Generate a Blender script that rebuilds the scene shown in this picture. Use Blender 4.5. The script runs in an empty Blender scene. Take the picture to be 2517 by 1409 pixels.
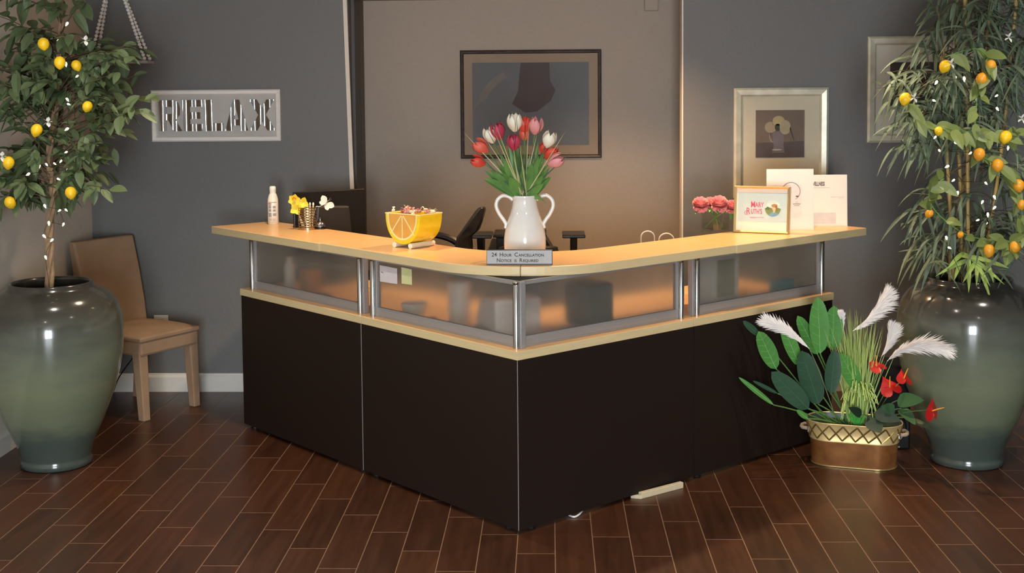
import bpy, bmesh, math, random
from mathutils import Vector, Matrix
from math import sin, cos, pi, radians, atan2, sqrt
scene = bpy.context.scene
COL = scene.collection

# ------------------------------------------------------------------ camera
F, PX, PY, HC = 3087.0, 1258.5, 432.5, 1.858
PIT, YAW, ROL = radians(3.816), radians(-1.736), radians(-0.468)
_f = Vector((sin(YAW)*cos(PIT), cos(YAW)*cos(PIT), -sin(PIT)))
_r0 = Vector((cos(YAW), -sin(YAW), 0)); _u0 = _r0.cross(_f)
_r = _r0*cos(ROL)+_u0*sin(ROL); _u = _u0*cos(ROL)-_r0*sin(ROL)
O = Vector((0, 0, HC))
cam_d = bpy.data.cameras.new('camera'); cam = bpy.data.objects.new('camera', cam_d); COL.objects.link(cam)
cam.matrix_world = Matrix(((_r.x, _u.x, -_f.x, O.x), (_r.y, _u.y, -_f.y, O.y), (_r.z, _u.z, -_f.z, O.z), (0, 0, 0, 1)))
cam_d.sensor_width = 36; cam_d.sensor_fit = 'HORIZONTAL'; cam_d.lens = F/2517*36
cam_d.shift_x = 0; cam_d.shift_y = -(704.5-PY)/2517
cam_d.clip_start = .05; cam_d.clip_end = 100
scene.camera = cam

# ------------------------------------------------------------------ look, world, exposure
scene.view_settings.view_transform = 'Standard'
scene.view_settings.look = 'None'
scene.view_settings.gamma = 1
scene.view_settings.use_curve_mapping = False
scene.view_settings.exposure = 0.28
w = bpy.data.worlds.new('daylight'); scene.world = w; w.use_nodes = True
w.node_tree.nodes['Background'].inputs[0].default_value = (.84, .92, 1, 1)
w.node_tree.nodes['Background'].inputs[1].default_value = 44.0

# ------------------------------------------------------------------ ceiling downlights (x, y, z, watts, colour, cone degrees)
WARM = (1, .62, .32); WARM2 = (1, .78, .54); NEUT = (1, .9, .8)
LAMPS = [(-1.9, 5.0, 2.78, 11, NEUT, 130), (0.35, 4.2, 2.78, 6, NEUT, 130), (2.4, 5.0, 2.78, 11, NEUT, 130),
         (-1.7, 2.0, 2.78, 12, NEUT, 140), (1.9, 2.0, 2.78, 12, NEUT, 140), (0.3, 6.9, 2.78, 32, WARM, 112), (-1.25, 6.35, 2.78, 18, WARM2, 95), (1.2, 6.15, 2.78, 15, WARM2, 95)]

# ------------------------------------------------------------------ helpers
def ray(x, y): return _f+_r*((x-PX)/F)-_u*((y-PY)/F)
def onY(x, y, Y): d = ray(x, y); return O+d*(Y/d.y)
def onZ(x, y, z=0): d = ray(x, y); return O+d*((z-HC)/d.z)
def lin(h):
    h = h.lstrip('#'); v = [int(h[i:i+2], 16)/255 for i in (0, 2, 4)]
    return tuple((c/12.92 if c <= .04045 else ((c+.055)/1.055)**2.4) for c in v)+(1,)
MC = {}
def mat(name, col, rough=.5, metal=0, var=.06, scale=30, bump=0, coat=0, spec=.5, emit=None, es=0, stretch=(1, 1, 1), sss=0, alpha=None, trans=0, ior=1.45, col2=None):
    if name in MC: return MC[name]
    m = bpy.data.materials.new(name); m.use_nodes = True; nt = m.node_tree; N = nt.nodes; L = nt.links
    b = N['Principled BSDF']; c = lin(col) if isinstance(col, str) else col
    tc = N.new('ShaderNodeTexCoord'); mp = N.new('ShaderNodeMapping'); mp.inputs['Scale'].default_value = stretch
    L.new(tc.outputs['Object'], mp.inputs[0])
    nz = N.new('ShaderNodeTexNoise'); nz.inputs['Scale'].default_value = scale; nz.inputs['Detail'].default_value = 4
    L.new(mp.outputs[0], nz.inputs[0])
    mx = N.new('ShaderNodeMix'); mx.data_type = 'RGBA'
    c2 = lin(col2) if col2 else None
    mx.inputs[6].default_value = c if c2 else tuple(max(0, v*(1-var*2)) for v in c[:3])+(1,)
    mx.inputs[7].default_value = c2 if c2 else tuple(min(1, v*(1+var*2)) for v in c[:3])+(1,)
    L.new(nz.outputs[0], mx.inputs[0]); L.new(mx.outputs[2], b.inputs['Base Color'])
    b.inputs['Roughness'].default_value = rough; b.inputs['Metallic'].default_value = metal
    b.inputs['Coat Weight'].default_value = coat; b.inputs['Specular IOR Level'].default_value = spec
    b.inputs['IOR'].default_value = ior; b.inputs['Transmission Weight'].default_value = trans
    if sss: b.inputs['Subsurface Weight'].default_value = sss; b.inputs['Subsurface Scale'].default_value = .01
    if emit: b.inputs['Emission Color'].default_value = lin(emit) if isinstance(emit, str) else emit; b.inputs['Emission Strength'].default_value = es
    if bump:
        bp = N.new('ShaderNodeBump'); bp.inputs['Strength'].default_value = bump; bp.inputs['Distance'].default_value = .004
        L.new(nz.outputs[0], bp.inputs['Height']); L.new(bp.outputs[0], b.inputs['Normal'])
    MC[name] = m; return m

def mb(): return bmesh.new()
def obj(name, bm, m, parent=None, smooth=False, bevel=0, world=True, mods=None, angle=40):
    bmesh.ops.recalc_face_normals(bm, faces=bm.faces) if bm.faces else None
    me = bpy.data.meshes.new(name); bm.to_mesh(me); bm.free()
    for mm in (m if isinstance(m, (list, tuple)) else [m]): me.materials.append(mm)
    if smooth:
        for p in me.polygons: p.use_smooth = True
        try: me.set_sharp_from_angle(angle=radians(angle))
        except Exception: pass
    o = bpy.data.objects.new(name, me); COL.objects.link(o)
    if parent is not None:
        o.parent = parent
        if world: o.matrix_parent_inverse = MW(parent).inverted()
    if bevel:
        b = o.modifiers.new('bevel', 'BEVEL'); b.width = bevel; b.segments = 2; b.limit_method = 'ANGLE'; b.angle_limit = radians(35)
    return o
def MW(o):
    m = Matrix.LocRotScale(o.location, o.rotation_euler, o.scale)
    if o.parent: m = MW(o.parent) @ o.matrix_parent_inverse @ m
    return m
def tag(o, label, cat, group=None):
    o['label'] = label; o['category'] = cat
    if group: o['group'] = group
    return o
def thing(name, label, cat, loc=(0, 0, 0), rz=0, group=None):
    o = bpy.data.objects.new(name, None); COL.objects.link(o); o.empty_display_size = .05
    o.location = loc; o.rotation_euler = (0, 0, rz); return tag(o, label, cat, group)
def struct(name, bm, m, **k):
    o = obj(name, bm, m, **k); o['kind'] = 'structure'; return o
def box(bm, x0, y0, z0, x1, y1, z1, M=None):
    vs = [bm.verts.new(v) for v in ((x0, y0, z0), (x1, y0, z0), (x1, y1, z0), (x0, y1, z0), (x0, y0, z1), (x1, y0, z1), (x1, y1, z1), (x0, y1, z1))]
    if M is not None:
        for v in vs: v.co = M @ v.co
    for f in ((0, 3, 2, 1), (4, 5, 6, 7), (0, 1, 5, 4), (1, 2, 6, 5), (2, 3, 7, 6), (3, 0, 4, 7)): bm.faces.new([vs[i] for i in f])
    return bm
def prism(bm, pts, z0, z1, M=None, axis='z'):
    def P(x, y, z):
        v = Vector((x, y, z)) if axis == 'z' else (Vector((x, z, y)) if axis == 'y' else Vector((z, x, y)))
        return M @ v if M is not None else v
    a = [bm.verts.new(P(x, y, z0)) for x, y in pts]; b = [bm.verts.new(P(x, y, z1)) for x, y in pts]
    n = len(pts)
    bm.faces.new(a); bm.faces.new(list(reversed(b)))
    for i in range(n): bm.faces.new((a[i], b[i], b[(i+1) % n], a[(i+1) % n]))
    return bm
def tube(bm, pts, r, n=8, cap=True):
    pts = [Vector(p) for p in pts]; R = r if isinstance(r, (list, tuple)) else [r]*len(pts)
    rings = []; ref = None
    for i, p in enumerate(pts):
        d = (pts[min(i+1, len(pts)-1)]-pts[max(i-1, 0)])
        d = d.normalized() if d.length > 1e-9 else Vector((0, 0, 1))
        if ref is None: ref = d.orthogonal().normalized()
        ref = (ref-d*ref.dot(d)); ref = ref.normalized() if ref.length > 1e-6 else d.orthogonal().normalized()
        s = d.cross(ref)
        rings.append([bm.verts.new(p+(ref*cos(2*pi*k/n)+s*sin(2*pi*k/n))*R[i]) for k in range(n)])
    for a, b in zip(rings, rings[1:]):
        for k in range(n): bm.faces.new((a[k], a[(k+1) % n], b[(k+1) % n], b[k]))
    if cap and n > 2: bm.faces.new(list(reversed(rings[0]))); bm.faces.new(rings[-1])
    return bm
def lathe(bm, prof, n=48, c=(0, 0, 0), M=None):
    rings = []
    for r, z in prof:
        ring = []
        for k in range(1 if r < 1e-6 else n):
            v = Vector((c[0]+r*cos(2*pi*k/n), c[1]+r*sin(2*pi*k/n), c[2]+z))
            ring.append(bm.verts.new(M @ v if M is not None else v))
        rings.append(ring)
    for a, b in zip(rings, rings[1:]):
        for k in range(n):
            k2 = (k+1) % n
            if len(a) == 1 and len(b) == 1: break
            if len(a) == 1: bm.faces.new((a[0], b[k], b[k2]))
            elif len(b) == 1: bm.faces.new((a[k], b[0], a[k2]))
            else: bm.faces.new((a[k], b[k], b[k2], a[k2]))
    return bm
def blob(bm, c, rx, ry, rz, M=None, seg=12, rings=8):
    return lathe(bm, [(sin(pi*i/rings), -cos(pi*i/rings)) for i in range(rings+1)], seg, M=(Matrix.Translation(c) @ (M or Matrix()) @ Matrix.Diagonal((rx, ry, rz, 1))))
def bez(p0, p1, p2, n=8):
    p0, p1, p2 = Vector(p0), Vector(p1), Vector(p2)
    return [p0*(1-t)**2+p1*2*t*(1-t)+p2*t*t for t in [i/n for i in range(n+1)]]
def cr(pts, n=6):
    pts = [Vector(p) for p in pts]; out = []
    for i in range(len(pts)-1):
        a = pts[max(i-1, 0)]; b = pts[i]; c = pts[i+1]; d = pts[min(i+2, len(pts)-1)]
        for k in range(n):
            t = k/n; out.append(.5*((2*b)+(c-a)*t+(2*a-5*b+4*c-d)*t*t+(3*b-a-3*c+d)*t**3))
    out.append(pts[-1]); return out
def leaf(bm, base, d, L, W, droop=.2, up=None, seg=5, fold=.25, pw=.8, ex=.75):
    base = Vector(base); d = Vector(d).normalized(); up = Vector(up) if up is not None else Vector((0, 0, 1))
    s = d.cross(up); s = s.normalized() if s.length > 1e-3 else d.orthogonal().normalized()
    nrm = s.cross(d).normalized()
    prev = None
    for i in range(seg+1):
        t = i/seg; wd = W*.5*max(0, sin(pi*t**pw))**ex
        c = base+d*(L*t)+Vector((0, 0, -1))*(droop*L*t*t)
        if wd < 1e-5: row = [bm.verts.new(c)]
        else: row = [bm.verts.new(c-s*wd+nrm*wd*fold), bm.verts.new(c), bm.verts.new(c+s*wd+nrm*wd*fold)]
        if prev:
            if len(prev) == 1 and len(row) == 3: bm.faces.new((prev[0], row[0], row[1])); bm.faces.new((prev[0], row[1], row[2]))
            elif len(prev) == 3 and len(row) == 3: bm.faces.new((prev[0], row[0], row[1], prev[1])); bm.faces.new((prev[1], row[1], row[2], prev[2]))
            elif len(prev) == 3: bm.faces.new((prev[0], row[0], prev[1])); bm.faces.new((prev[1], row[0], prev[2]))
        prev = row
def text(s, size, m, name, M, parent, ext=.0008, align='LEFT', bold=0, sx=1):
    cu = bpy.data.curves.new(name, 'FONT'); cu.body = s; cu.size = size; cu.extrude = ext; cu.align_x = align; cu.offset = bold; cu.resolution_u = 3
    t = bpy.data.objects.new(name+'_tmp', cu); COL.objects.link(t)
    bpy.context.view_layer.update()
    me = bpy.data.meshes.new_from_object(t.evaluated_get(bpy.context.evaluated_depsgraph_get()))
    bpy.data.objects.remove(t); bpy.data.curves.remove(cu)
    me.transform(M @ Matrix.Diagonal((sx, 1, 1, 1))); me.name = name; me.materials.clear(); me.materials.append(m)
    o = bpy.data.objects.new(name, me); COL.objects.link(o); o.parent = parent
    if parent is not None: o.matrix_parent_inverse = MW(parent).inverted()
    return o

# ------------------------------------------------------------------ materials
M_grey = mat('slate_grey_paint', '#6a6966', .55, var=.03, scale=60, bump=.15)
M_beige = mat('taupe_paint', '#d8cfc0', .6, var=.03, scale=60, bump=.12)
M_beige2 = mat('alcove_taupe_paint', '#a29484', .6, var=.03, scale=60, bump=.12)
M_white = mat('white_trim_paint', '#d8d3c8', .4, var=.02, bump=.05)
M_ceil = mat('ceiling_paint', '#c9c4ba', .8, var=.02)
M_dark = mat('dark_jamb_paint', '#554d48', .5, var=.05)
M_maple = mat('maple_laminate', '#d6a468', .32, var=.0, scale=3.5, stretch=(6, 6, 1), col2='#e2b67c', coat=.15)
M_edge = mat('pale_edge_band', '#cdb88c', .4, var=.05, scale=12, stretch=(.6, .6, 8))
M_panel = mat('dark_espresso_laminate', '#1f1511', .5, var=.12, scale=90, bump=.05, spec=.3)
M_seam = mat('seam_strip_metal', '#6b625b', .55)
M_chrome = mat('polished_steel', '#bdbdba', .2, metal=1, var=.01)
M_alu = mat('brushed_aluminium', '#9c9895', .42, metal=.35, var=.05, scale=8, stretch=(1, 1, 30))
M_frost = mat('frosted_glass', '#d6d4cd', .26, trans=.92, var=.0, ior=1.2)
M_glass = mat('clear_glass', '#eef3ee', .02, trans=1, var=0)
M_black = mat('black_plastic', '#161514', .35, var=.1)
M_blackg = mat('black_leather', '#1d1b19', .3, var=.1, scale=40, bump=.1)
M_suede = mat('tan_suede', '#8d7158', .85, col2='#a98b6d', scale=9, bump=.2)
M_leaf1 = mat('ficus_leaf', '#3a4a2b', .5, col2='#6f7d57', scale=5, spec=.4)
M_leaf2 = mat('willow_leaf', '#3c4b37', .5, col2='#76846a', scale=5, spec=.35)
M_leaf3 = mat('lemon_leaf', '#56642f', .45, col2='#7f8a4c', scale=6)
M_leafb = mat('broad_green_leaf', '#366f2c', .38, col2='#5f9a48', scale=7)
M_leafd = mat('dark_green_leaf', '#1d3c28', .4, col2='#34543c', scale=5)
M_vein = mat('leaf_vein', '#86b96c', .5)
M_stem = mat('green_stem', '#58803f', .5, var=.15)
M_grass = mat('yellow_green_grass', '#84a543', .5, col2='#bcca78', scale=8)
M_grassb = mat('bright_green_grass', '#52b04c', .5, var=.1)
M_bark = mat('twisted_bark', '#8c7358', .8, var=.25, scale=40, bump=.5)
M_twig = mat('brown_twig', '#594834', .8, var=.2)
M_cane = mat('bamboo_cane', '#a08446', .45, var=.15, scale=8, stretch=(1, 1, 6))
M_lemon = mat('lemon_skin', '#e8bb1c', .4, var=.05, scale=80, bump=.15)
M_orange = mat('orange_lemon_skin', '#e39a26', .4, var=.05, scale=80, bump=.15)
M_petal = mat('white_petal', '#dcdcd2', .6, var=.04)
M_cord = mat('dark_green_cord', '#22301f', .5)
M_bulb = mat('warm_white_bulb', '#fff6d8', .4, emit='#fff0c4', es=7, var=0)
M_soil = mat('dark_moss', '#1f1a15', .9, var=.3, bump=.6)
M_cord_w = mat('white_cable', '#e6e2dc', .4)
M_paper = mat('white_paper', '#efe2d6', .6, var=.01)
M_txt = mat('dark_print_ink', '#4b4440', .6)

# floor ------------------------------------------------
def floor_mat():
    m = bpy.data.materials.new('wood_look_tile'); m.use_nodes = True; nt = m.node_tree; N = nt.nodes; L = nt.links; b = N['Principled BSDF']
    def mth(op, a, c=None, d=None):
        n = N.new('ShaderNodeMath'); n.operation = op
        for i, v in enumerate((a, c, d)):
            if v is None: continue
            if isinstance(v, (int, float)): n.inputs[i].default_value = v
            else: L.new(v, n.inputs[i])
        return n.outputs[0]
    tc = N.new('ShaderNodeTexCoord'); sp = N.new('ShaderNodeSeparateXYZ'); L.new(tc.outputs['Object'], sp.inputs[0])
    x, y = sp.outputs[0], sp.outputs[1]
    W, LL, g = .1555, .6258, .0021
    u = mth('DIVIDE', mth('SUBTRACT', x, -.14372), W); a = mth('FLOOR', u); fx = mth('FRACT', u)
    v = mth('DIVIDE', mth('ADD', mth('SUBTRACT', y, 4.951), mth('MULTIPLY', a, .2171)), LL); fv = mth('FRACT', v); k = mth('FLOOR', v)
    ex = mth('MULTIPLY', mth('MINIMUM', fx, mth('SUBTRACT', 1.0, fx)), W)
    ey = mth('MULTIPLY', mth('MINIMUM', fv, mth('SUBTRACT', 1.0, fv)), LL)
    e = mth('MINIMUM', ex, ey)
    mr = N.new('ShaderNodeMapRange'); mr.inputs[1].default_value = g*.6; mr.inputs[2].default_value = g*1.25; mr.inputs[3].default_value = 1; mr.inputs[4].default_value = 0
    L.new(e, mr.inputs[0]); grout = mr.outputs[0]
    cx = N.new('ShaderNodeCombineXYZ'); L.new(a, cx.inputs[0]); L.new(k, cx.inputs[1])
    wn = N.new('ShaderNodeTexWhiteNoise'); wn.noise_dimensions = '3D'; L.new(cx.outputs[0], wn.inputs[0])
    # grain: stretched along the plank, shifted per plank
    sc = N.new('ShaderNodeVectorMath'); sc.operation = 'MULTIPLY'; sc.inputs[1].default_value = (26, 2.2, 1); L.new(tc.outputs['Object'], sc.inputs[0])
    ad = N.new('ShaderNodeVectorMath'); ad.operation = 'MULTIPLY_ADD'; ad.inputs[1].default_value = (17, 31, 13)
    L.new(wn.outputs['Color'], ad.inputs[0]); L.new(sc.outputs[0], ad.inputs[2])
    nz = N.new('ShaderNodeTexNoise'); nz.inputs['Scale'].default_value = 1; nz.inputs['Detail'].default_value = 6; nz.inputs['Roughness'].default_value = .62; L.new(ad.outputs[0], nz.inputs[0])
    nb = N.new('ShaderNodeTexNoise'); nb.inputs['Scale'].default_value = 2.0; nb.inputs['Detail'].default_value = 3; L.new(tc.outputs['Object'], nb.inputs[0])
    t = mth('ADD', mth('MULTIPLY', nz.outputs[0], .7), mth('ADD', mth('MULTIPLY', wn.outputs['Value'], .22), mth('MULTIPLY', nb.outputs[0], .25)))
    rp = N.new('ShaderNodeValToRGB'); rp.color_ramp.elements[0].position = .3; rp.color_ramp.elements[0].color = lin('#2b160b')
    rp.color_ramp.elements[1].position = .85; rp.color_ramp.elements[1].color = lin('#4e2c19'); L.new(t, rp.inputs[0])
    mx = N.new('ShaderNodeMix'); mx.data_type = 'RGBA'; L.new(grout, mx.inputs[0]); L.new(rp.outputs[0], mx.inputs[6]); mx.inputs[7].default_value = lin('#7f6149')
    L.new(mx.outputs[2], b.inputs['Base Color'])
    L.new(mth('ADD', mth('MULTIPLY', nz.outputs[0], .16), mth('ADD', mth('MULTIPLY', grout, .3), .26)), b.inputs['Roughness'])
    bp = N.new('ShaderNodeBump'); bp.inputs['Strength'].default_value = .35; bp.inputs['Distance'].default_value = .002
    L.new(mth('SUBTRACT', mth('MULTIPLY', nz.outputs[0], .25), grout), bp.inputs['Height']); L.new(bp.outputs[0], b.inputs['Normal'])
    return m
# ------------------------------------------------------------------ room shell
XL, XR, YB, YF, ZC = -2.855, 4.3, 7.713, -3.0, 2.8
AX0, AX1, AY, AZ = -1.232, .813, 8.36, 2.47
struct('floor', box(mb(), XL-.1, YF-.1, -.1, XR+.1, AY+.1, 0), floor_mat())
struct('ceiling', box(mb(), XL-.1, YF-.1, ZC, XR+.1, YB+.13, ZC+.1), M_ceil)
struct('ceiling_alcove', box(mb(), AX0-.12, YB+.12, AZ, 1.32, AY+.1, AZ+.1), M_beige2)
struct('wall_left', box(mb(), XL-.12, YF, 0, XL, YB+.12, ZC), M_beige)
struct('wall_right', box(mb(), XR, YF, 0, XR+.12, YB+.12, ZC), M_grey)
struct('wall_back_left', box(mb(), XL, YB, 0, AX0, YB+.12, ZC), M_grey)
struct('wall_back_right', box(mb(), AX1, YB, 0, XR, YB+.12, ZC), M_grey, bevel=.004)
struct('wall_back_header', box(mb(), AX0, YB, AZ, AX1, YB+.12, ZC), M_grey)
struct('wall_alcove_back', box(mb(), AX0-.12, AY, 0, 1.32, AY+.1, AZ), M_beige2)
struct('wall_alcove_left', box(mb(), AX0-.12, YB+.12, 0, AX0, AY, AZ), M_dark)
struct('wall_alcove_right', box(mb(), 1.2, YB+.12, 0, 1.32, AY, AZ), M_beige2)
bm = mb(); DX0, DX1, DZ = -.85, 1.05, 2.25
box(bm, XL, YF-.12, 0, DX0, YF, ZC); box(bm, DX1, YF-.12, 0, XR, YF, ZC); box(bm, DX0, YF-.12, DZ, DX1, YF, ZC)
struct('wall_front', bm, M_beige)
d1 = thing('door_1', 'glass street door', 'door', (0.1, YF, 0)); d1['kind'] = 'structure'
for k in ('label', 'category'): del d1[k]
bm = mb(); mid = (DX0+DX1)/2
for x0, x1 in ((DX0, mid), (mid, DX1)):
    box(bm, x0, YF-.09, 0, x0+.07, YF-.04, DZ); box(bm, x1-.07, YF-.09, 0, x1, YF-.04, DZ); box(bm, x0, YF-.09, 0, x1, YF-.04, .25); box(bm, x0, YF-.09, DZ-.1, x1, YF-.04, DZ)
    box(bm, x0, YF-.09, 1.0, x1, YF-.04, 1.06)
obj('door_frame', bm, M_black, d1)
# alcove door jamb pieces, a paint edge and a painted-in corner highlight
bm = mb(); prism(bm, [(-1.262, -.012), (-1.240, -.012), (-1.218, -.012), (-1.218, 0), (-1.262, 0)], 0, .01)
bm.free()
bm = mb()
for z0, z1, xo0, xo1 in ((0, ZC, -1.222, -1.255),):
    vs = [bm.verts.new(v) for v in ((-1.206, YB-.015, 0), (-1.182, YB-.015, 0), (-1.244, YB-.015, ZC), (-1.268, YB-.015, ZC), (-1.206, YB, 0), (-1.182, YB, 0), (-1.244, YB, ZC), (-1.268, YB, ZC))]
    for f in ((0, 1, 2, 3), (4, 5, 6, 7), (0, 1, 5, 4), (1, 2, 6, 5), (2, 3, 7, 6), (3, 0, 4, 7)): bm.faces.new([vs[i] for i in f])
struct('trim_1', bm, M_beige)
struct('corner_highlight_strip', box(mb(), AX1-.006, YB-.003, 0, AX1+.004, YB+.12, AZ), M_beige, bevel=.002)  # pale strip paints in the highlight along the right corner bead
bm = mb(); box(bm, AX0-.001, YB+.12, 0, AX0+.02, YB+.36, AZ)
struct('trim_3', bm, mat('black_jamb_paint', '#443e3a', .5))
def baseboard(name, M, ln):
    bm = mb(); prof = [(0, 0), (.016, 0), (.016, .092), (.012, .1), (.007, .104), (.007, .112), (0, .116)]
    prism(bm, prof, 0, ln, M=M, axis='y'); return struct(name, bm, M_white, bevel=.001)
# local x = out of the wall, y -> length, z -> height
baseboard('baseboard_back_left', Matrix.Translation((AX0-.03, YB, 0)) @ Matrix(((0, -1, 0, 0), (-1, 0, 0, 0), (0, 0, 1, 0), (0, 0, 0, 1))), AX0-.03-XL)
baseboard('baseboard_back_right', Matrix.Translation((XR, YB, 0)) @ Matrix(((0, -1, 0, 0), (-1, 0, 0, 0), (0, 0, 1, 0), (0, 0, 0, 1))), XR-AX1-.01)
baseboard('baseboard_left', Matrix.Translation((XL, YF, 0)), YB-YF)
baseboard('baseboard_alcove', Matrix.Translation((1.2, AY, 0)) @ Matrix(((0, -1, 0, 0), (-1, 0, 0, 0), (0, 0, 1, 0), (0, 0, 0, 1))), 1.2-AX0)

# ------------------------------------------------------------------ daylight portal in the street door opening
pl = bpy.data.lights.new('door_portal', 'AREA'); pl.shape = 'RECTANGLE'; pl.size = DX1-DX0; pl.size_y = DZ; pl.cycles.is_portal = True
po = bpy.data.objects.new('door_portal', pl); COL.objects.link(po); po.location = ((DX0+DX1)/2, YF-.13, DZ/2); po.rotation_euler = (radians(90), 0, 0)
# ------------------------------------------------------------------ lamps
M_lens = mat('lit_lamp_lens', '#fff1dc', .4, emit='#ffe2b8', es=14, var=0)
where = ['over the seat corner by the left urn', 'in front of the desk corner', 'in front of the right urn', 'near the street door on the left', 'near the street door on the right', 'behind the counter near the alcove', 'over the left desk arm', 'over the right desk arm']
for i, (x, y, z, pw, colr, cone) in enumerate(LAMPS):
    t = thing('ceiling_light', 'round recessed ceiling downlight '+where[i], 'ceiling light', (x, y, z), group='recessed ceiling downlights')
    bm = mb(); lathe(bm, [(.055, .0), (.085, .0), (.085, -.008), (.055, -.012), (.055, .0)], 32, (x, y, ZC)); obj('trim_ring', bm, M_white, t, smooth=True)
    bm = mb(); lathe(bm, [(0, -.002), (.054, -.002), (.054, .0), (0, 0)], 24, (x, y, ZC)); obj('lens', bm, M_lens, t)
    ld = bpy.data.lights.new('downlight_beam', 'SPOT'); ld.energy = pw*6; ld.color = colr; ld.spot_size = radians(cone); ld.spot_blend = .7; ld.shadow_soft_size = .05
    lo = bpy.data.objects.new('downlight_beam', ld); COL.objects.link(lo); lo.parent = t; lo.location = (0, 0, .0-.0); lo.location = (0, 0, -.01)

# ------------------------------------------------------------------ reception desk
CC = Vector((-.1403, 5.1612, 0)); TH = .8272
DL = Vector((-cos(TH), sin(TH), 0)); DR = Vector((sin(TH), cos(TH), 0))
def arm(side):                      # local x = along the arm, local y = inwards from the front
    a, b = (DL, DR) if side == 'L' else (DR, DL)
    return Matrix(((a.x, b.x, 0, CC.x), (a.y, b.y, 0, CC.y), (0, 0, 1, 0), (0, 0, 0, 1)))
WT0, WT1, TT0, TT1 = .742, .779, 1.062, 1.104
def desk_unit(side, s0, s1, corner, label, t0, t1, posts, name_end):
    M = arm(side)
    t = thing('reception_desk', label, 'reception desk', M @ Vector(((s0+s1)/2, .3, 0)), group='sections of the V shaped reception desk')
    g = .0015
    bm = mb(); box(bm, s0+g, 0, .018, s1-g, .022, WT0, M); obj('front_panel', bm, M_panel, t, bevel=.001)
    if corner:
        bm = mb(); prism(bm, [(0, 0), (s1-g, 0), (s1-g, .70), (.70, .70)], WT0, WT1, M)
    else:
        bm = mb(); box(bm, s0+g, 0, WT0, s1+(.012 if name_end else 0), .70, WT1, M)
    wt = obj('worktop', bm, [M_maple, M_edge], t, bevel=.0015)
    for p in wt.data.polygons:
        if abs(p.normal.z) < .5: p.material_index = 1
    bm = mb(); box(bm, s1-.024, .024, .018, s1-g, .62, WT0, M); obj('side_panel', bm, M_panel, t)
    if not corner: bm = mb(); box(bm, s0+g, .024, .018, s0+.024, .62, WT0, M); obj('side_panel', bm, M_panel, t)
    for fx in ([s0+.06, s1-.06] if not corner else [.10, s1-.06]):
        bm = mb(); c = M @ Vector((fx, .035, 0)); lathe(bm, [(0, 0), (.018, 0), (.018, .012), (.008, .013), (.008, .019), (0, .019)], 12, c); obj('foot', bm, M_black, t)
    # screen posts, rail and pane
    for px_, mirror in posts:
        c = Vector((px_, .045, 0))
        bm = mb(); prism(bm, [(px_-.014+.0, .048), (px_+.014, .048), (px_+.014, .085), (px_-.014, .085)], WT1, TT0, M)
        for gx in (-.02, .02): box(bm, px_+gx-.004, .05, WT1, px_+gx+.004, .075, TT0, M)
        obj('post_channel', bm, M_alu, t, bevel=.001)
        bm = mb(); cw = M @ Vector((px_, .044, WT1)); lathe(bm, [(0, 0), (.0145, 0), (.0145, TT0-WT1-.014), (.013, TT0-WT1-.012), (.0145, TT0-WT1-.010), (.0145, TT0-WT1), (0, TT0-WT1)], 24, cw)
        obj('post', bm, M_chrome, t, smooth=True)
    p0 = min(p[0] for p in posts); p1 = max(p[0] for p in posts)
    if corner == 2: p0 = .062
    bm = mb(); box(bm, p0+.024, .052, WT1, p1-.024, .074, WT1+.046, M); box(bm, p0+.024, .049, WT1+.01, p1-.024, .052, WT1+.04, M); obj('rail', bm, M_alu, t, bevel=.001)
    bm = mb(); box(bm, p0+.024, .056, TT0-.016, p1-.024, .070, TT0, M); obj('top_rail', bm, M_alu, t)
    bm = mb(); box(bm, p0+.022, .060, WT1+.046, p1-.022, .066, TT0-.016, M); obj('frosted_pane', bm, M_frost, t)
    # transaction top
    D0, D1 = .008, .395
    if not corner:
        pts = [(t0, D0-.012), (t1, D0-.012), (t1, D1), (t0, D1)]
    else:
        Ro, Ri, ci = .53, .46, D1+.46
        pts = []
        co = D0+Ro
        for k in range(13):
            a = radians(225+45*k/12); pts.append((co+Ro*cos(a), co+Ro*sin(a)))
        pts += [(t1, D0), (t1, D1)]
        for k in range(13):
            a = radians(270-45*k/12); pts.append((ci+Ri*cos(a), ci+Ri*sin(a)))
        o2 = [(x+.0006, y-.0006) for x, y in pts]; pts = o2
    bm = mb(); prism(bm, pts, TT0, TT1, M)
    tt = obj('transaction_top', bm, [M_maple, M_edge], t, bevel=.003)
    for p in tt.data.polygons:
        if abs(p.normal.z) < .5: p.material_index = 1
    return t
desk_unit('L', 0, 1.152, 1, 'left corner section of the reception desk, carrying the yellow lemon planter', 0, 1.515, [(.055, 0), (1.112, 0)], False)
desk_unit('L', 1.154, 2.337, 0, 'far left end section of the reception desk, under the white spray bottle', 1.517, 2.66, [(1.222, 0), (2.285, 0)], True)
desk_unit('R', 0, 1.112, 2, 'right corner section of the reception desk, its pane without notes or papers', 0, 1.42, [(1.070, 0)], False)
desk_unit('R', 1.114, 2.226, 0, 'far right end section of the reception desk, under the framed papers', 1.422, 2.53, [(1.182, 0), (2.188, 0)], True)
def dk(l, r, z=0): return CC+DL*l+DR*r+Vector((0, 0, z))
# seam strips read as thin pale edges: part of the corner sections' panels
for par, lr, nm in ((0, (0, 0), 'corner'), (0, (1.153, 0), 'left')):
    t = [o for o in bpy.data.objects if o.name.startswith('reception_desk')][0]
    c = dk(*lr); bm = mb(); box(bm, c.x-.0018, c.y-.003, .02, c.x+.0018, c.y+.002, WT0-.001); obj('seam_strip', bm, M_seam, t)

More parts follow.
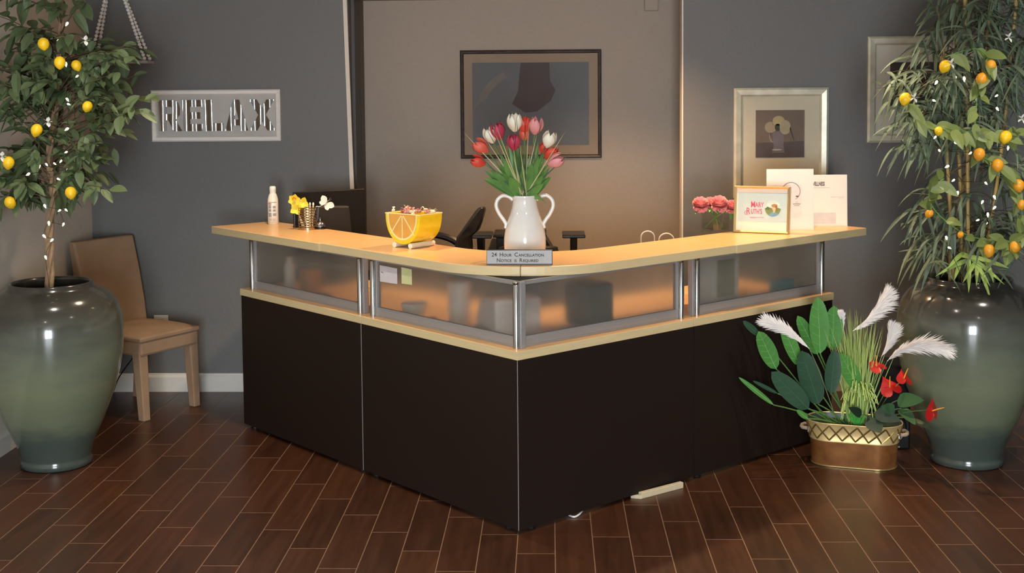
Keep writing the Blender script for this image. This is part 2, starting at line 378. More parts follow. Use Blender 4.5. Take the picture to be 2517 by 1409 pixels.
# ------------------------------------------------------------------ urns
def urn_mat():
    m = mat('glazed_green_ceramic', '#56604c', .16, coat=.25, scale=6, bump=.02); nt = m.node_tree; N = nt.nodes; L = nt.links; b = N['Principled BSDF']
    tc = N.new('ShaderNodeTexCoord'); sp = N.new('ShaderNodeSeparateXYZ'); L.new(tc.outputs['Object'], sp.inputs[0])
    nz = N.new('ShaderNodeTexNoise'); nz.inputs['Scale'].default_value = 4; nz.inputs['Detail'].default_value = 5
    mp = N.new('ShaderNodeMapping'); mp.inputs['Scale'].default_value = (1, 1, 3); L.new(tc.outputs['Object'], mp.inputs[0]); L.new(mp.outputs[0], nz.inputs[0])
    ma = N.new('ShaderNodeMath'); ma.operation = 'MULTIPLY_ADD'; L.new(nz.outputs[0], ma.inputs[0]); ma.inputs[1].default_value = .22; L.new(sp.outputs[2], ma.inputs[2])
    ms = N.new('ShaderNodeMath'); ms.operation = 'SUBTRACT'; L.new(ma.outputs[0], ms.inputs[0]); ms.inputs[1].default_value = .12
    r = N.new('ShaderNodeValToRGB'); L.new(ms.outputs[0], r.inputs[0]); cr_ = r.color_ramp
    cr_.elements[0].position = .0; cr_.elements[0].color = lin('#454e48'); cr_.elements[1].position = .98; cr_.elements[1].color = lin('#2f2c28')
    for p, c in ((.15, '#48534c'), (.24, '#69725b'), (.42, '#757c63'), (.60, '#62685a'), (.70, '#50534a'), (.80, '#3b3a34'), (.9, '#312f2b')):
        e = cr_.elements.new(p); e.color = lin(c)
    for l in list(L):
        if l.to_socket == b.inputs['Base Color']: L.remove(l)
    L.new(r.outputs[0], b.inputs['Base Color']); return m
M_urn = urn_mat()
UP = [(0, 0), (.168, 0), (.178, .006), (.178, .03), (.172, .04), (.173, .05), (.194, .12), (.249, .247), (.297, .377), (.328, .48), (.343, .57), (.350, .65), (.350, .71), (.344, .77), (.325, .83), (.292, .875), (.262, .897), (.228, .912), (.212, .922), (.208, .94), (.203, .947), (.192, .945), (.188, .93), (.195, .90), (.25, .86), (.30, .80), (.30, .6), (.0, .6)]
def urn(x, y, lab, s=1.0):
    t = thing('urn', lab, 'urn', (x, y, 0), group='tall glazed urns')
    prof = [(r*s, z*(1 if s == 1 else s)) for r, z in UP]
    bm = mb(); lathe(bm, prof, 96, (0, 0, 0)); o = obj('body', bm, M_urn, t, smooth=True, world=False, angle=80)
    bm = mb(); lathe(bm, [(0, .80), (.285*s, .80), (.285*s, .79), (0, .79)], 32); obj('soil', bm, M_soil, t, world=False)
    return t
U1 = Vector((-2.506, 6.18, 0)); U2 = Vector((2.071, 6.232, 0))
urn(U1.x, U1.y, 'tall glazed green-grey urn with a dark neck, in the left corner holding the lemon tree', .98)
urn(U2.x, U2.y, 'tall glazed green-grey urn at the right, holding the bamboo behind the planter of feathers', .98)

# ------------------------------------------------------------------ foliage
def in_poly(x, y, P):
    c = False; j = len(P)-1
    for i in range(len(P)):
        if (P[i][1] > y) != (P[j][1] > y) and x < (P[j][0]-P[i][0])*(y-P[i][1])/(P[j][1]-P[i][1])+P[i][0]: c = not c
        j = i
    return c
def sample(P, rnd):
    xs = [p[0] for p in P]; ys = [p[1] for p in P]
    while True:
        x = rnd.uniform(min(xs), max(xs)); y = rnd.uniform(min(ys), max(ys))
        if in_poly(x, y, P): return x, y
rnd = random.Random(4)
def lemon(par, p, m, s=1.0, name='lemon', label=None, tilt=None):
    tl = tilt if tilt is not None else rnd.uniform(-.5, .5)
    M = Matrix.Translation(p) @ Matrix.Rotation(tl, 4, 'Y') @ Matrix.Rotation(rnd.uniform(-.4, .4), 4, 'X')
    prof = [(0, -.034), (.005, -.033), (.010, -.029), (.019, -.021), (.0255, -.008), (.0265, .004), (.023, .016), (.015, .025), (.007, .029), (0, .030)]
    bm = mb(); lathe(bm, [(r*s, z*s) for r, z in prof], 16, M=M); o = obj(name, bm, m, par, smooth=True)
    if label: o['label'] = label
    return o
def blossom(par, p):
    bm = mb()
    for k in range(5):
        a = 2*pi*k/5; leaf(bm, p, (cos(a), -.4, sin(a)), .028, .02, 0, seg=3)
    return obj('blossom', bm, M_petal, par)
def bulbs(par, pts, Y, jit, rnd):
    out = []
    for (x, y) in pts:
        p = onY(x, y, Y+rnd.uniform(-jit, jit)); out.append(p)
        M = Matrix.Translation(p) @ Matrix.Rotation(rnd.uniform(-1.2, 1.2), 4, 'Y')
        bm = mb(); lathe(bm, [(0, -.014), (.002, -.011), (.0055, -.002), (.005, .003), (.0035, .007), (0, .008)], 8, M=M @ Matrix.Scale(rnd.uniform(.75, 1.15), 4)); obj('bulb', bm, M_bulb, par, smooth=True)
    return out
# --- left lemon tree
def tree_left():
    rnd = random.Random(11)
    t = thing('lemon_tree', 'artificial lemon tree with broad leaves, standing in the left urn', 'tree', (U1.x, U1.y, .8))
    Y = U1.y
    path = [(123, 745), (121, 640), (122, 560), (130, 470), (122, 380), (135, 280), (142, 170), (150, 60), (148, -30)]
    cl = cr([onY(x, y, Y) for x, y in path], 8)
    bm = mb()
    for k in range(3):
        pts = []
        for i, p in enumerate(cl):
            a = i*.42+2*pi*k/3; rr = .013*(1-.45*i/len(cl)); pts.append(p+Vector((cos(a), sin(a), 0))*rr)
        tube(bm, pts, [.0125*(1-.5*i/len(cl)) for i in range(len(cl))], 8)
    obj('trunk', bm, M_bark, t, smooth=True)
    P = [(-50, -20), (30, 40), (80, -30), (160, -60), (225, 10), (240, 75), (290, 110), (330, 90), (365, 120), (345, 190), (372, 240), (365, 310), (300, 340), (285, 410), (296, 485), (262, 500), (190, 470), (150, 500), (70, 480), (-30, 510)]
    bb, bl = mb(), mb()
    for i in range(128):
        x, y = sample(P, rnd)
        if y < 130 and x < 240 and rnd.random() < .6: continue
        tip = onY(x, y, Y+rnd.uniform(-.34, .36))
        if tip.x < XL+.09: tip.x = XL+.09+rnd.random()*.05
        # start on the trunk, lower than the tip
        zb = min(max(tip.z-rnd.uniform(.02, .28), 1.33), cl[-1].z)
        st = min(cl, key=lambda q: abs(q.z-zb))
        midp = (st+tip)*.5+Vector((0, 0, rnd.uniform(.02, .1)))
        br = bez(st, midp, tip, 10); tube(bb, br, [.0045*(1-.75*k/10) for k in range(11)], 5)
        n = rnd.randint(8, 12)
        for k in range(n):
            s = .48+.52*k/(n-1); q = br[min(10, int(s*10))]
            out = (br[-1]-br[-3]).normalized()
            side = Vector((rnd.uniform(-1, 1), rnd.uniform(-1, .6), rnd.uniform(-1.1, .6)))
            d = (out*.6+side).normalized()
            L = rnd.uniform(.07, .115)
            if q.x+d.x*L < XL+.03: d.x = abs(d.x)
            leaf(bl, q+Vector((rnd.uniform(-.012, .012),)*3), d, L, L*rnd.uniform(.42, .56), rnd.uniform(.05, .35), up=Vector((rnd.uniform(-.5, .5), rnd.uniform(-.9, .1), 1)), seg=5, pw=.85)
    obj('branches', bb, M_twig, t, smooth=True); obj('foliage', bl, M_leaf1, t)
    for (x, y, dy, s) in [(107, 108, -.36, 1), (147, 154, -.36, 1), (188, 161, -.2, .9), (215, 262, -.28, .9), (90, 320, -.38, 1), (21, 400, -.36, 1), (174, 474, -.3, 1), (25, 498, -.28, 1)]:
        lemon(t, onY(x, y, Y+dy), M_lemon, s)
    for (x, y) in [(118, 300), (5, 385), (210, 100)]: blossom(t, onY(x, y, Y-.37))
tree_left()
def lights(lab, base, Y, pts, jit, grp):
    rnd = random.Random(5)
    t = thing('string_lights', lab, 'string lights', base, group=grp)
    ps = bulbs(t, pts, Y, jit, rnd)
    ps = sorted(ps, key=lambda p: p.z); bm = mb(); tube(bm, cr([Vector(base)]+ps, 4), .0012, 4); obj('cord', bm, M_cord, t)
lights('string of warm white fairy lights wound through the left lemon tree and its trunk', (U1.x, U1.y, .85), U1.y-.2, [(165, 58), (143, 101), (162, 157), (190, 187), (165, 244), (168, 256), (165, 317), (150, 396), (134, 402), (114, 404), (167, 416), (97, 407), (70, 428), (147, 517), (162, 516), (110, 506), (156, 551), (128, 590), (120, 548), (163, 374), (100, 470), (112, 632), (143, 440), (108, 580)], .12, 'fairy lights in the two tall plants')
# --- right bamboo
def tree_right():
    rnd = random.Random(21)
    t = thing('bamboo_plant', 'artificial bamboo with yellow canes and long narrow drooping leaves, standing in the right urn', 'plant', (U2.x, U2.y, .8))
    Y = U2.y; canes = []
    for (path, dy) in [([(2335, 745), (2335, 520), (2322, 300), (2318, 120)], -.03), ([(2368, 745), (2362, 500), (2355, 300), (2350, 60)], .05), ([(2378, 745), (2379, 500), (2376, 260), (2372, -40)], -.06), ([(2342, 745), (2350, 560), (2400, 300), (2440, -30)], .08), ([(2395, 745), (2440, 520), (2475, 250), (2500, -20)], .02)]:
        pts = cr([onY(x, y, Y+dy) for x, y in path], 10); canes.append(pts)
        bm = mb(); R = []
        for i in range(len(pts)): R.append(.0085 if i % 4 else .0105)
        tube(bm, pts, R, 8); obj('cane', bm, M_cane, t, smooth=True)
    Pu = [(2270, 20), (2330, -50), (2560, -60), (2560, 400), (2480, 400), (2400, 330), (2300, 340), (2200, 330), (2180, 250), (2165, 190), (2190, 120), (2260, 90)]
    Pd = [(2230, 470), (2300, 430), (2400, 520), (2560, 400), (2560, 690), (2480, 690), (2400, 660), (2300, 670), (2240, 640), (2225, 560)]
    bb, bl = mb(), mb()
    def spray(x, y, n, big=1.0):
        tip = onY(x, y, Y+rnd.uniform(-.33, .36)); c = rnd.choice(canes)
        zb = min(tip.z+rnd.uniform(-.16, .12), c[-1].z); zb = max(zb, .98)
        st = min(c, key=lambda q: abs(q.z-zb))
        br = bez(st, (st+tip)*.5+Vector((0, 0, rnd.uniform(.05, .16))), tip, 10); tube(bb, br, [.0035*(1-.7*k/10) for k in range(11)], 5)
        out = (br[-1]-br[-4]).normalized()
        for k in range(n):
            q = br[min(10, int((.4+.6*k/(n-1))*10))]
            d = (out*.7+Vector((rnd.uniform(-1.1, 1.1), rnd.uniform(-1, .7), rnd.uniform(-1, .8)))).normalized()
            L = rnd.uniform(.10, .165)*big
            leaf(bl, q, d, L, rnd.uniform(.014, .021), rnd.uniform(.1, .8), up=Vector((rnd.uniform(-.6, .6), rnd.uniform(-1, .1), 1)), seg=6, pw=.7)
    for i in range(98): spray(*sample(Pu, rnd), rnd.randint(8, 12))
    for i in range(36): spray(*sample(Pd, rnd), rnd.randint(6, 9))
    for (x, y) in [(2185, 330), (2200, 360), (2225, 350), (2250, 370), (2175, 180), (2165, 210), (2235, 520), (2230, 560), (2245, 600), (2260, 620), (2280, 650), (2290, 15), (2300, 40), (2500, 420), (2510, 450)]: spray(x, y, 12)
    obj('branches', bb, M_twig, t, smooth=True); obj('foliage', bl, M_leaf2, t)
    # bright leaves at the canes' foot, hanging over the urn's rim
    bm = mb(); c0 = onY(2375, 640, Y-.1)
    for (x, y) in [(2368, 694), (2381, 713), (2432, 732), (2430, 700), (2462, 696), (2300, 680), (2345, 690), (2440, 690), (2400, 700), (2330, 660), (2480, 660), (2460, 650)]:
        tp = onY(x, y, Y-.26); b0 = c0+Vector((rnd.uniform(-.08, .08), rnd.uniform(-.04, .04), rnd.uniform(0, .05)))
        dd = tp-b0; leaf(bm, b0, dd+Vector((0, 0, dd.length*.15)), dd.length, .022, .15, up=(0, -1, .3), seg=6, pw=.8)
    obj('low_leaves', bm, M_grass, t)
tree_right()
def garland():
    rnd = random.Random(8); Y = U2.y-.34
    t = thing('lemon_garland', 'artificial garland of lemons and broad olive leaves draped over the right bamboo', 'garland', onY(2400, 640, Y))
    runs = [[(2323, 140), (2400, 120), (2436, 160), (2413, 200), (2400, 260), (2398, 330), (2410, 380), (2452, 406), (2470, 440), (2504, 470), (2512, 540), (2495, 600), (2470, 590), (2431, 590), (2370, 575), (2300, 520), (2284, 470), (2320, 440)], [(2225, 235), (2250, 290), (2300, 310), (2350, 320), (2400, 325), (2472, 330), (2515, 320)]]
    bv, bl = mb(), mb()
    for rn in runs:
        c = cr([onY(x, y, Y+rnd.uniform(-.03, .03)) for x, y in rn], 5); tube(bv, c, .003, 5)
        for i in range(1, len(c)-1):
            if rnd.random() < .72:
                d = (c[i+1]-c[i-1]).normalized()*.6+Vector((rnd.uniform(-1, 1), rnd.uniform(-.8, .1), rnd.uniform(-1, .4)))
                L = rnd.uniform(.07, .11); leaf(bl, c[i], d, L, L*.5, rnd.uniform(0, .3), up=Vector((rnd.uniform(-.4, .4), -1, .5)), seg=6)
    obj('vine', bv, M_stem, t, smooth=True); obj('leaves', bl, M_leaf3, t)
    for (x, y, k, s) in [(2323, 163, 0, 1), (2225, 243, 0, 1), (2436, 160, 1, .85), (2413, 194, 1, 1), (2472, 337, 0, 1.05), (2407, 379, 1, 1), (2452, 406, 1, 1), (2504, 456, 1, 1), (2284, 525, 1, .7), (2431, 616, 1, 1), (2495, 607, 1, 1), (2361, 577, 1, .55), (2511, 503, 1, .8), (2307, 322, 0, .7)]:
        o = lemon(t, onY(x, y, Y-.03), M_orange if k else M_lemon, s)
    for (x, y) in [(2338, 156), (2247, 240), (2480, 92), (2512, 292)]: blossom(t, onY(x, y, Y-.05))
garland()
lights('string of warm white fairy lights wound among the right bamboo canes', (U2.x, U2.y, .85), U2.y-.22, [(2302, 202), (2348, 191), (2370, 193), (2450, 235), (2451, 267), (2295, 247), (2322, 310), (2299, 337), (2348, 351), (2309, 370), (2386, 376), (2478, 363), (2329, 409), (2344, 443), (2423, 450), (2444, 484), (2415, 496), (2445, 510), (2428, 527), (2404, 541), (2425, 549), (2326, 584), (2333, 609), (2426, 391), (2424, 334), (2354, 474)], .12, 'fairy lights in the two tall plants')

# ------------------------------------------------------------------ wall pieces
def wall_frame(parent, x0, z0, x1, z1, Y, wd, dep, m, inner=0.0):
    """mitred moulding; Y = wall surface"""
    bm = mb(); prof = [(0, 0), (0, dep*.75), (wd*.25, dep), (wd*.8, dep*.8), (wd, dep*.45), (wd, 0)]
    cs = [(x0, z0, 1, 1), (x1, z0, -1, 1), (x1, z1, -1, -1), (x0, z1, 1, -1)]
    rings = [[bm.verts.new((cx+sx*a, Y-b, cz+sz*a)) for a, b in prof] for cx, cz, sx, sz in cs]
    for i in range(4):
        a, b = rings[i], rings[(i+1) % 4]
        for k in range(len(prof)): k2 = (k+1) % len(prof); bm.faces.new((a[k], a[k2], b[k2], b[k]))
    return obj('frame', bm, m, parent)
def rect(bm, x0, z0, x1, z1, Y, th=.002): return box(bm, x0, Y-th, z0, x1, Y, z1)
def pane_mat(nm='picture_glass', ior=1.25, tint=1.0):
    m = bpy.data.materials.new(nm); m.use_nodes = True; nt = m.node_tree; N = nt.nodes; L = nt.links
    N.remove(N['Principled BSDF']); tr = N.new('ShaderNodeBsdfTransparent'); gl = N.new('ShaderNodeBsdfGlossy'); gl.inputs['Roughness'].default_value = .04
    fr = N.new('ShaderNodeFresnel'); fr.inputs[0].default_value = ior; tr.inputs[0].default_value = (tint, tint, tint*.98, 1); mx = N.new('ShaderNodeMixShader'); ge = N.new('ShaderNodeNewGeometry'); mu = N.new('ShaderNodeMath'); mu.operation = 'MULTIPLY'; sb = N.new('ShaderNodeMath'); sb.operation = 'SUBTRACT'; sb.inputs[0].default_value = 1; L.new(ge.outputs['Backfacing'], sb.inputs[1]); L.new(sb.outputs[0], mu.inputs[0]); L.new(fr.outputs[0], mu.inputs[1]); L.new(mu.outputs[0], mx.inputs[0]); L.new(tr.outputs[0], mx.inputs[1]); L.new(gl.outputs[0], mx.inputs[2])
    L.new(mx.outputs[0], N['Material Output'].inputs[0]); return m
M_pane = pane_mat(); M_vglass = pane_mat('vase_glass', 1.5, .96)
M_silver = mat('champagne_silver_leaf', '#d0ceb9', .42, metal=.35, var=.18, scale=14, bump=.3)
M_matb = mat('greige_mat_board', '#bfbaa9', .7, var=.03)
M_matw = mat('pale_mat_board', '#d0cec7', .7, var=.05, scale=8)
def ell(cx, cz, rx, rz, n=20, a0=0, a1=2*pi): return [(cx+rx*cos(a0+(a1-a0)*k/n), cz+rz*sin(a0+(a1-a0)*k/n)) for k in range(n)]
def still_life():
    t = thing('framed_print', 'silver framed still life of pale flowers in a pot, half hidden behind the papers', 'picture', (1.40, YB, 1.2), group=None)
    x0, x1, z0, z1, Y = 1.122, 1.694, 1.20, 1.872, YB-.012
    wall_frame(t, x0, z0, x1, z1, YB, .052, .03, M_silver)
    bm = mb(); rect(bm, x0+.05, z0+.05, x1-.05, z1-.05, YB-.004, .003); obj('mat_board', bm, M_matb, t)
    a, b, c, d = 1.256, 1.446, 1.552, 1.736
    Y = YB-.0075; bm = mb(); rect(bm, a, b, c, d, Y, .002); pr_ = obj('print', bm, mat('dull_brown_print', '#6d6058', .7, var=.12, scale=9), t)
    def flat(nm, pts, col, k): bm = mb(); prism(bm, pts, Y-.002-.0006*k-.0005, Y-.002-.0006*k, axis='y'); obj(nm, bm, mat('print_ink_'+nm, col, .8, var=.12, scale=25), pr_)
    flat('table', [(a+.002, b+.002), (c-.002, b+.002), (c-.002, b+.1), (a+.002, b+.09)], '#564e52', 0)
    cx = (a+c)/2-.01
    flat('painted_pot', [(cx-.036, b+.155), (cx+.036, b+.155), (cx+.03, b+.07), (cx+.038, b+.03), (cx-.038, b+.03), (cx-.028, b+.07)], '#716a72', 1)
    flat('painted_handle', [(cx-.05, b+.17)]+[(cx-.045-.012*sin(pi*k/8), b+.165-.07*k/8) for k in range(9)]+[(cx-.03, b+.09), (cx-.05, b+.12)], '#8b8378', 2)
    flat('painted_bloom', ell(cx-.048, b+.185, .036, .034), '#978a77', 3); flat('painted_bloom_top', ell(cx+.0, b+.225, .036, .03), '#a59a74', 4)
    flat('painted_bloom_right', ell(cx+.04, b+.185, .034, .044), '#9a927c', 5); flat('painted_shade', ell(cx-.005, b+.185, .018, .022), '#3d4140', 4)
    flat('painted_leaf', [(cx+.07, b+.19), (cx+.085, b+.15), (cx+.1, b+.09), (cx+.085, b+.12), (cx+.068, b+.17)], '#4a4a46', 5)
    flat('painted_highlight', ell(cx-.01, b+.048, .03, .005), '#a7a19b', 6)
    bm = mb(); rect(bm, x0+.05, z0+.05, x1-.05, z1-.05, YB-.014, .002); obj('glass', bm, M_pane, t)
still_life()
def print2():
    t = thing('framed_print', 'silver framed print partly hidden behind the bamboo leaves', 'picture', (2.2, YB, 1.53))
    x0, x1, z0, z1 = 1.928, 2.60, 1.533, 2.176
    wall_frame(t, x0, z0, x1, z1, YB, .052, .03, M_silver)
    bm = mb(); rect(bm, x0+.05, z0+.05, x1-.05, z1-.05, YB-.004, .003); obj('mat_board', bm, M_matw, t)
    bm = mb(); rect(bm, 2.066, 1.752, 2.46, 2.02, YB-.0075, .002); obj('print', bm, mat('dark_mauve_print', '#4b3f40', .7, var=.3, scale=6), t)
    bm = mb(); rect(bm, x0+.05, z0+.05, x1-.05, z1-.05, YB-.014, .002); obj('glass', bm, M_pane, t)
print2()
def alcove_print():
    t = thing('framed_print', 'large dark framed print in cloudy blue-grey with a dark tower, on the alcove wall', 'picture', (-.12, AY, 1.42))
    x0, x1, z0, z1 = -.592, .344, 1.418, 2.136
    wall_frame(t, x0, z0, x1, z1, AY, .024, .022, mat('carved_dark_wood', '#38302c', .4, var=.4, scale=30, bump=1.0))
    bm = mb(); rect(bm, x0+.02, z0+.02, x1-.02, z1-.02, AY-.003, .003); obj('mat_board', bm, mat('taupe_mat_board', '#93806c', .7, var=.02), t)
    a, b, c, d = -.512, 1.504, .261, 2.054; Y = AY-.0065
    m = mat('cloudy_teal_print', '#535a59', .7, col2='#76777a', scale=2.6)
    bm = mb(); rect(bm, a, b, c, d, Y, .002); pr_ = obj('print', bm, m, t)
    def flat(nm, pts, m, k): bm = mb(); prism(bm, pts, Y-.002-.0006*k-.0005, Y-.002-.0006*k, axis='y'); obj(nm, bm, m, pr_)
    tw = mat('dark_tower_ink', '#554e4e', .8, var=.08, scale=8)
    flat('tower', [(-.19, 2.052), (0.0, 2.052), (.005, 1.93), (.04, 1.87), (.01, 1.80), (-.08, 1.73), (-.16, 1.72), (-.25, 1.78), (-.21, 1.86)], tw, 0)
    flat('pale_arc', [(-.50, 1.75)]+[(-.12-.37*cos(pi*k/24), 1.72+.315*sin(pi*k/24)) for k in range(3, 9)]+[(-.12-.32*cos(pi*k/24), 1.72+.27*sin(pi*k/24)) for k in range(8, 2, -1)], mat('pale_wave_ink', '#77726c', .8, var=.08, scale=9), 1)
alcove_print()
bm = mb(); box(bm, .628, AY-.035, 2.385, .718, AY, 2.46); tag(obj('door_chime', bm, M_beige2, bevel=.004), 'small beige box fixed high on the alcove wall', 'wall box')
# RELAX sign
def relax():
    x0, x1, z0, z1 = -2.457, -1.656, 1.570, 1.888
    t = thing('relax_sign', 'white framed wall sign with the word RELAX in shiny metal letters', 'sign', ((x0+x1)/2, YB, z0))
    t.rotation_euler = (0, 0, 0)
    wall_frame(t, x0, z0, x1, z1, YB, .032, .034, mat('whitewashed_wood', '#e6e2da', .6, var=.06, scale=10, stretch=(1, 1, 6)))
    bm = mb(); rect(bm, x0+.028, z0+.028, x1-.028, z1-.028, YB-.006, .006); obj('backing_board', bm, mat('grey_whitewash', '#b3afa9', .7, var=.06, scale=12), t)
    m = mat('corrugated_mirror_metal', '#d9d9d6', .12, metal=1, var=0); nt = m.node_tree; N = nt.nodes; L = nt.links; b = N['Principled BSDF']
    tc = N.new('ShaderNodeTexCoord'); wv = N.new('ShaderNodeTexWave'); wv.wave_type = 'BANDS'; wv.bands_direction = 'X'; wv.inputs['Scale'].default_value = 5.2; wv.inputs['Distortion'].default_value = .6
    wv.inputs['Detail'].default_value = 1; L.new(tc.outputs['Object'], wv.inputs[0]); bp = N.new('ShaderNodeBump'); bp.inputs['Distance'].default_value = .012; bp.inputs['Strength'].default_value = 1
    L.new(wv.outputs[0], bp.inputs['Height']); L.new(bp.outputs[0], b.inputs['Normal'])
    H = .19; s = .045; zb = 1.635
    def polys(ch, W):
        if ch == 'R': return [[(0, 0), (s, 0), (s, H), (0, H)], [(s, H), (s, H-.04), (W*.55, H-.04), (W*.62, H-.05), (W*.62, H-.075), (W*.55, H-.085), (s, H-.085), (s, H-.122), (W*.62, H-.122), (W*.8, H-.115), (W*.95, H-.09), (W*.97, H-.05), (W*.88, H-.012), (W*.7, H)], [(W*.42, H-.12), (W*.76, H-.12), (W*1.05, 0), (W*.66, 0)]]
        if ch == 'E': return [[(0, 0), (s, 0), (s, H), (0, H)], [(s, H), (s, H-.04), (W, H-.04), (W, H)], [(s, H*.5-.02), (W*.9, H*.5-.02), (W*.9, H*.5+.02), (s, H*.5+.02)], [(s, 0), (W, 0), (W, .042), (s, .042)]]
        if ch == 'L': return [[(0, 0), (s, 0), (s, H), (0, H)], [(s, 0), (W, 0), (W, .046), (s, .046)]]
        if ch == 'A': return [[(0, 0), (s*.95, 0), (W*.55, H), (W*.36, H)], [(W*.36+.002, H), (W*.64, H), (W, 0), (W-s, 0), (W*.47, H*.8)], [(W*.3, .032), (W*.72, .032), (W*.66, .068), (W*.36, .068)]]
        if ch == 'X': return [[(0, 0), (s*1.05, 0), (W, H), (W-s*1.05, H)], [(0, H), (s*1.05, H), (W+.005, 0), (W-s, 0)]]
    for ch, xa, xb in (('R', 394, 448), ('E', 453, 500), ('L', 507, 552), ('A', 556, 612), ('X', 616, 677)):
        a = onY(xa, 300, YB).x; c = onY(xb, 300, YB).x; bm = mb()
        for k, P in enumerate(polys(ch, c-a)): prism(bm, [(a+u, zb+v) for u, v in P], YB-.026-.0004*k, YB-.012, axis='y')
        obj('letter', bm, m, t)
relax()
# hanging bead shelf
def bead_shelf():
    z = 2.062; Y1, Y0 = YB-.02, YB-.16
    t = thing('bead_shelf', 'white wall swing shelf hung on strings of white wooden beads above the lemon tree', 'shelf', (-2.62, YB-.09, z))
    bm = mb(); box(bm, -2.80, Y0, z-.012, -2.43, Y1, z+.006); obj('board', bm, mat('grey_white_wood', '#a9a5a0', .6), t, bevel=.002)
    ap = Vector((-2.665, YB-.03, 2.58)); mbd = mat('white_wooden_bead', '#efebe4', .5)
    for ex, yy in ((-2.448, Y0+.015), (-2.448, Y1-.02), (-2.782, Y0+.015), (-2.782, Y1-.02)):
        a = Vector((ex, yy, z+.008)); b = ap+Vector((.02 if ex > -2.6 else -.02, 0, 0)); n = int((b-a).length/.0232); bm = mb(); tube(bm, [a, b], .002, 5)
        for k in range(n): blob(bm, a+(b-a)*((k+.5)/n), .0118, .0118, .0118, seg=10, rings=6)
        obj('bead_string', bm, mbd, t, smooth=True)
    bm = mb(); tube(bm, [ap+Vector((0, -.02, 0)), Vector((ap.x, YB, ap.z))], .006, 8); obj('wall_hook', bm, M_black, t)
bead_shelf()
t = thing('wall_outlet', 'white outlet plate on the grey wall behind the tan chair', 'outlet', (-2.43, YB, .42))
bm = mb(); box(bm, -2.482, YB-.006, .365, -2.392, YB, .484); obj('cover_plate', bm, M_white, t, bevel=.002)
for dz in (-.025, .025): bm = mb(); box(bm, -2.452, YB-.008, .424+dz-.014, -2.422, YB-.005, .424+dz+.014); obj('socket', bm, mat('socket_white', '#bdb8ae', .4), t, bevel=.002)
bm = mb(); tube(bm, cr([(-2.74, YB-.03, .01), (-2.70, YB-.035, .1), (-2.60, YB-.02, .24), (-2.50, YB-.012, .38), (-2.44, YB-.012, .40)], 6), .0035, 6); tag(obj('power_cord', bm, M_black), 'thin black cord running down the wall beside the left urn', 'cord')

# ------------------------------------------------------------------ tan parsons chair
def parsons():
    a = Vector((-2.325, 7.0, 0)); b = Vector((-2.125, 7.35, 0))        # front legs on the floor
    ax = (b-a).normalized(); fw = Vector((ax.y, -ax.x, 0)); W = .45; D = .47; c = (a+b)/2
    M = Matrix(((ax.x, fw.x, 0, c.x), (ax.y, fw.y, 0, c.y), (0, 0, 1, 0), (0, 0, 0, 1)))   # local x = along the front, y = forwards
    t = thing('parsons_chair', 'tan suede parsons chair between the left urn and the reception desk', 'chair', c)
    def taper(x, y, wt, wb, zt, dx, dy):
        bm = mb(); vs = []
        for z, w_, ox, oy in ((0, wb, dx, dy), (zt, wt, 0, 0)):
            vs.append([bm.verts.new(M @ Vector((x+ox+sx*w_/2, y+oy+sy*w_/2, z))) for sx, sy in ((-1, -1), (1, -1), (1, 1), (-1, 1))])
        bm.faces.new(vs[0]); bm.faces.new(vs[1])
        for k in range(4): bm.faces.new((vs[0][k], vs[0][(k+1) % 4], vs[1][(k+1) % 4], vs[1][k]))
        return bm
    for x, y, dx, dy in ((-.195, -.03, 0, .025), (.195, -.03, .0, .025), (-.195, -D+.03, 0, -.05), (.195, -D+.03, 0, -.05)):
        obj('leg', taper(x, y, .064, .048, .40, dx, dy), M_suede, t, bevel=.006)
    bm = mb(); box(bm, -W/2, -D, .372, W/2, .012, .458, M); obj('seat_frame', bm, M_suede, t, bevel=.015)
    bm = mb(); N = 8; g = []
    for i in range(N+1):
        row = []
        for j in range(N+1):
            u, v = i/N*2-1, j/N*2-1; h = .482+.032*(1-u**4)*(1-v**4)
            row.append(bm.verts.new(M @ Vector((u*(W/2+.004), -D/2+.01+v*(D/2+.008), h))))
        g.append(row)
    lo = [[bm.verts.new(v.co-Vector((0, 0, v.co.z-.453))) for v in r] for r in g]
    for i in range(N):
        for j in range(N): bm.faces.new((g[i][j], g[i+1][j], g[i+1][j+1], g[i][j+1])); bm.faces.new((lo[i][j], lo[i+1][j], lo[i+1][j+1], lo[i][j+1]))
    for i in range(N):
        for A, B in (((i, 0), (i+1, 0)), ((i, N), (i+1, N)), ((0, i), (0, i+1)), ((N, i), (N, i+1))): bm.faces.new((g[A[0]][A[1]], g[B[0]][B[1]], lo[B[0]][B[1]], lo[A[0]][A[1]]))
    obj('seat', bm, M_suede, t, smooth=True, bevel=.008)
    bm = mb(); prof = [(.44, -D+.055), (.60, -D+.035), (.80, -D-.005), (1.0, -D-.055)]
    rings = []
    for z, y in prof:
        th = .07 if z < .9 else .055
        rings.append([bm.verts.new(M @ Vector(p)) for p in ((-W/2, y, z), (W/2, y, z), (W/2, y-th, z), (-W/2, y-th, z))])
    bm.faces.new(rings[0]); bm.faces.new(rings[-1])
    for p, q in zip(rings, rings[1:]):
        for k in range(4): bm.faces.new((p[k], p[(k+1) % 4], q[(k+1) % 4], q[k]))
    obj('backrest', bm, M_suede, t, bevel=.012)
parsons()

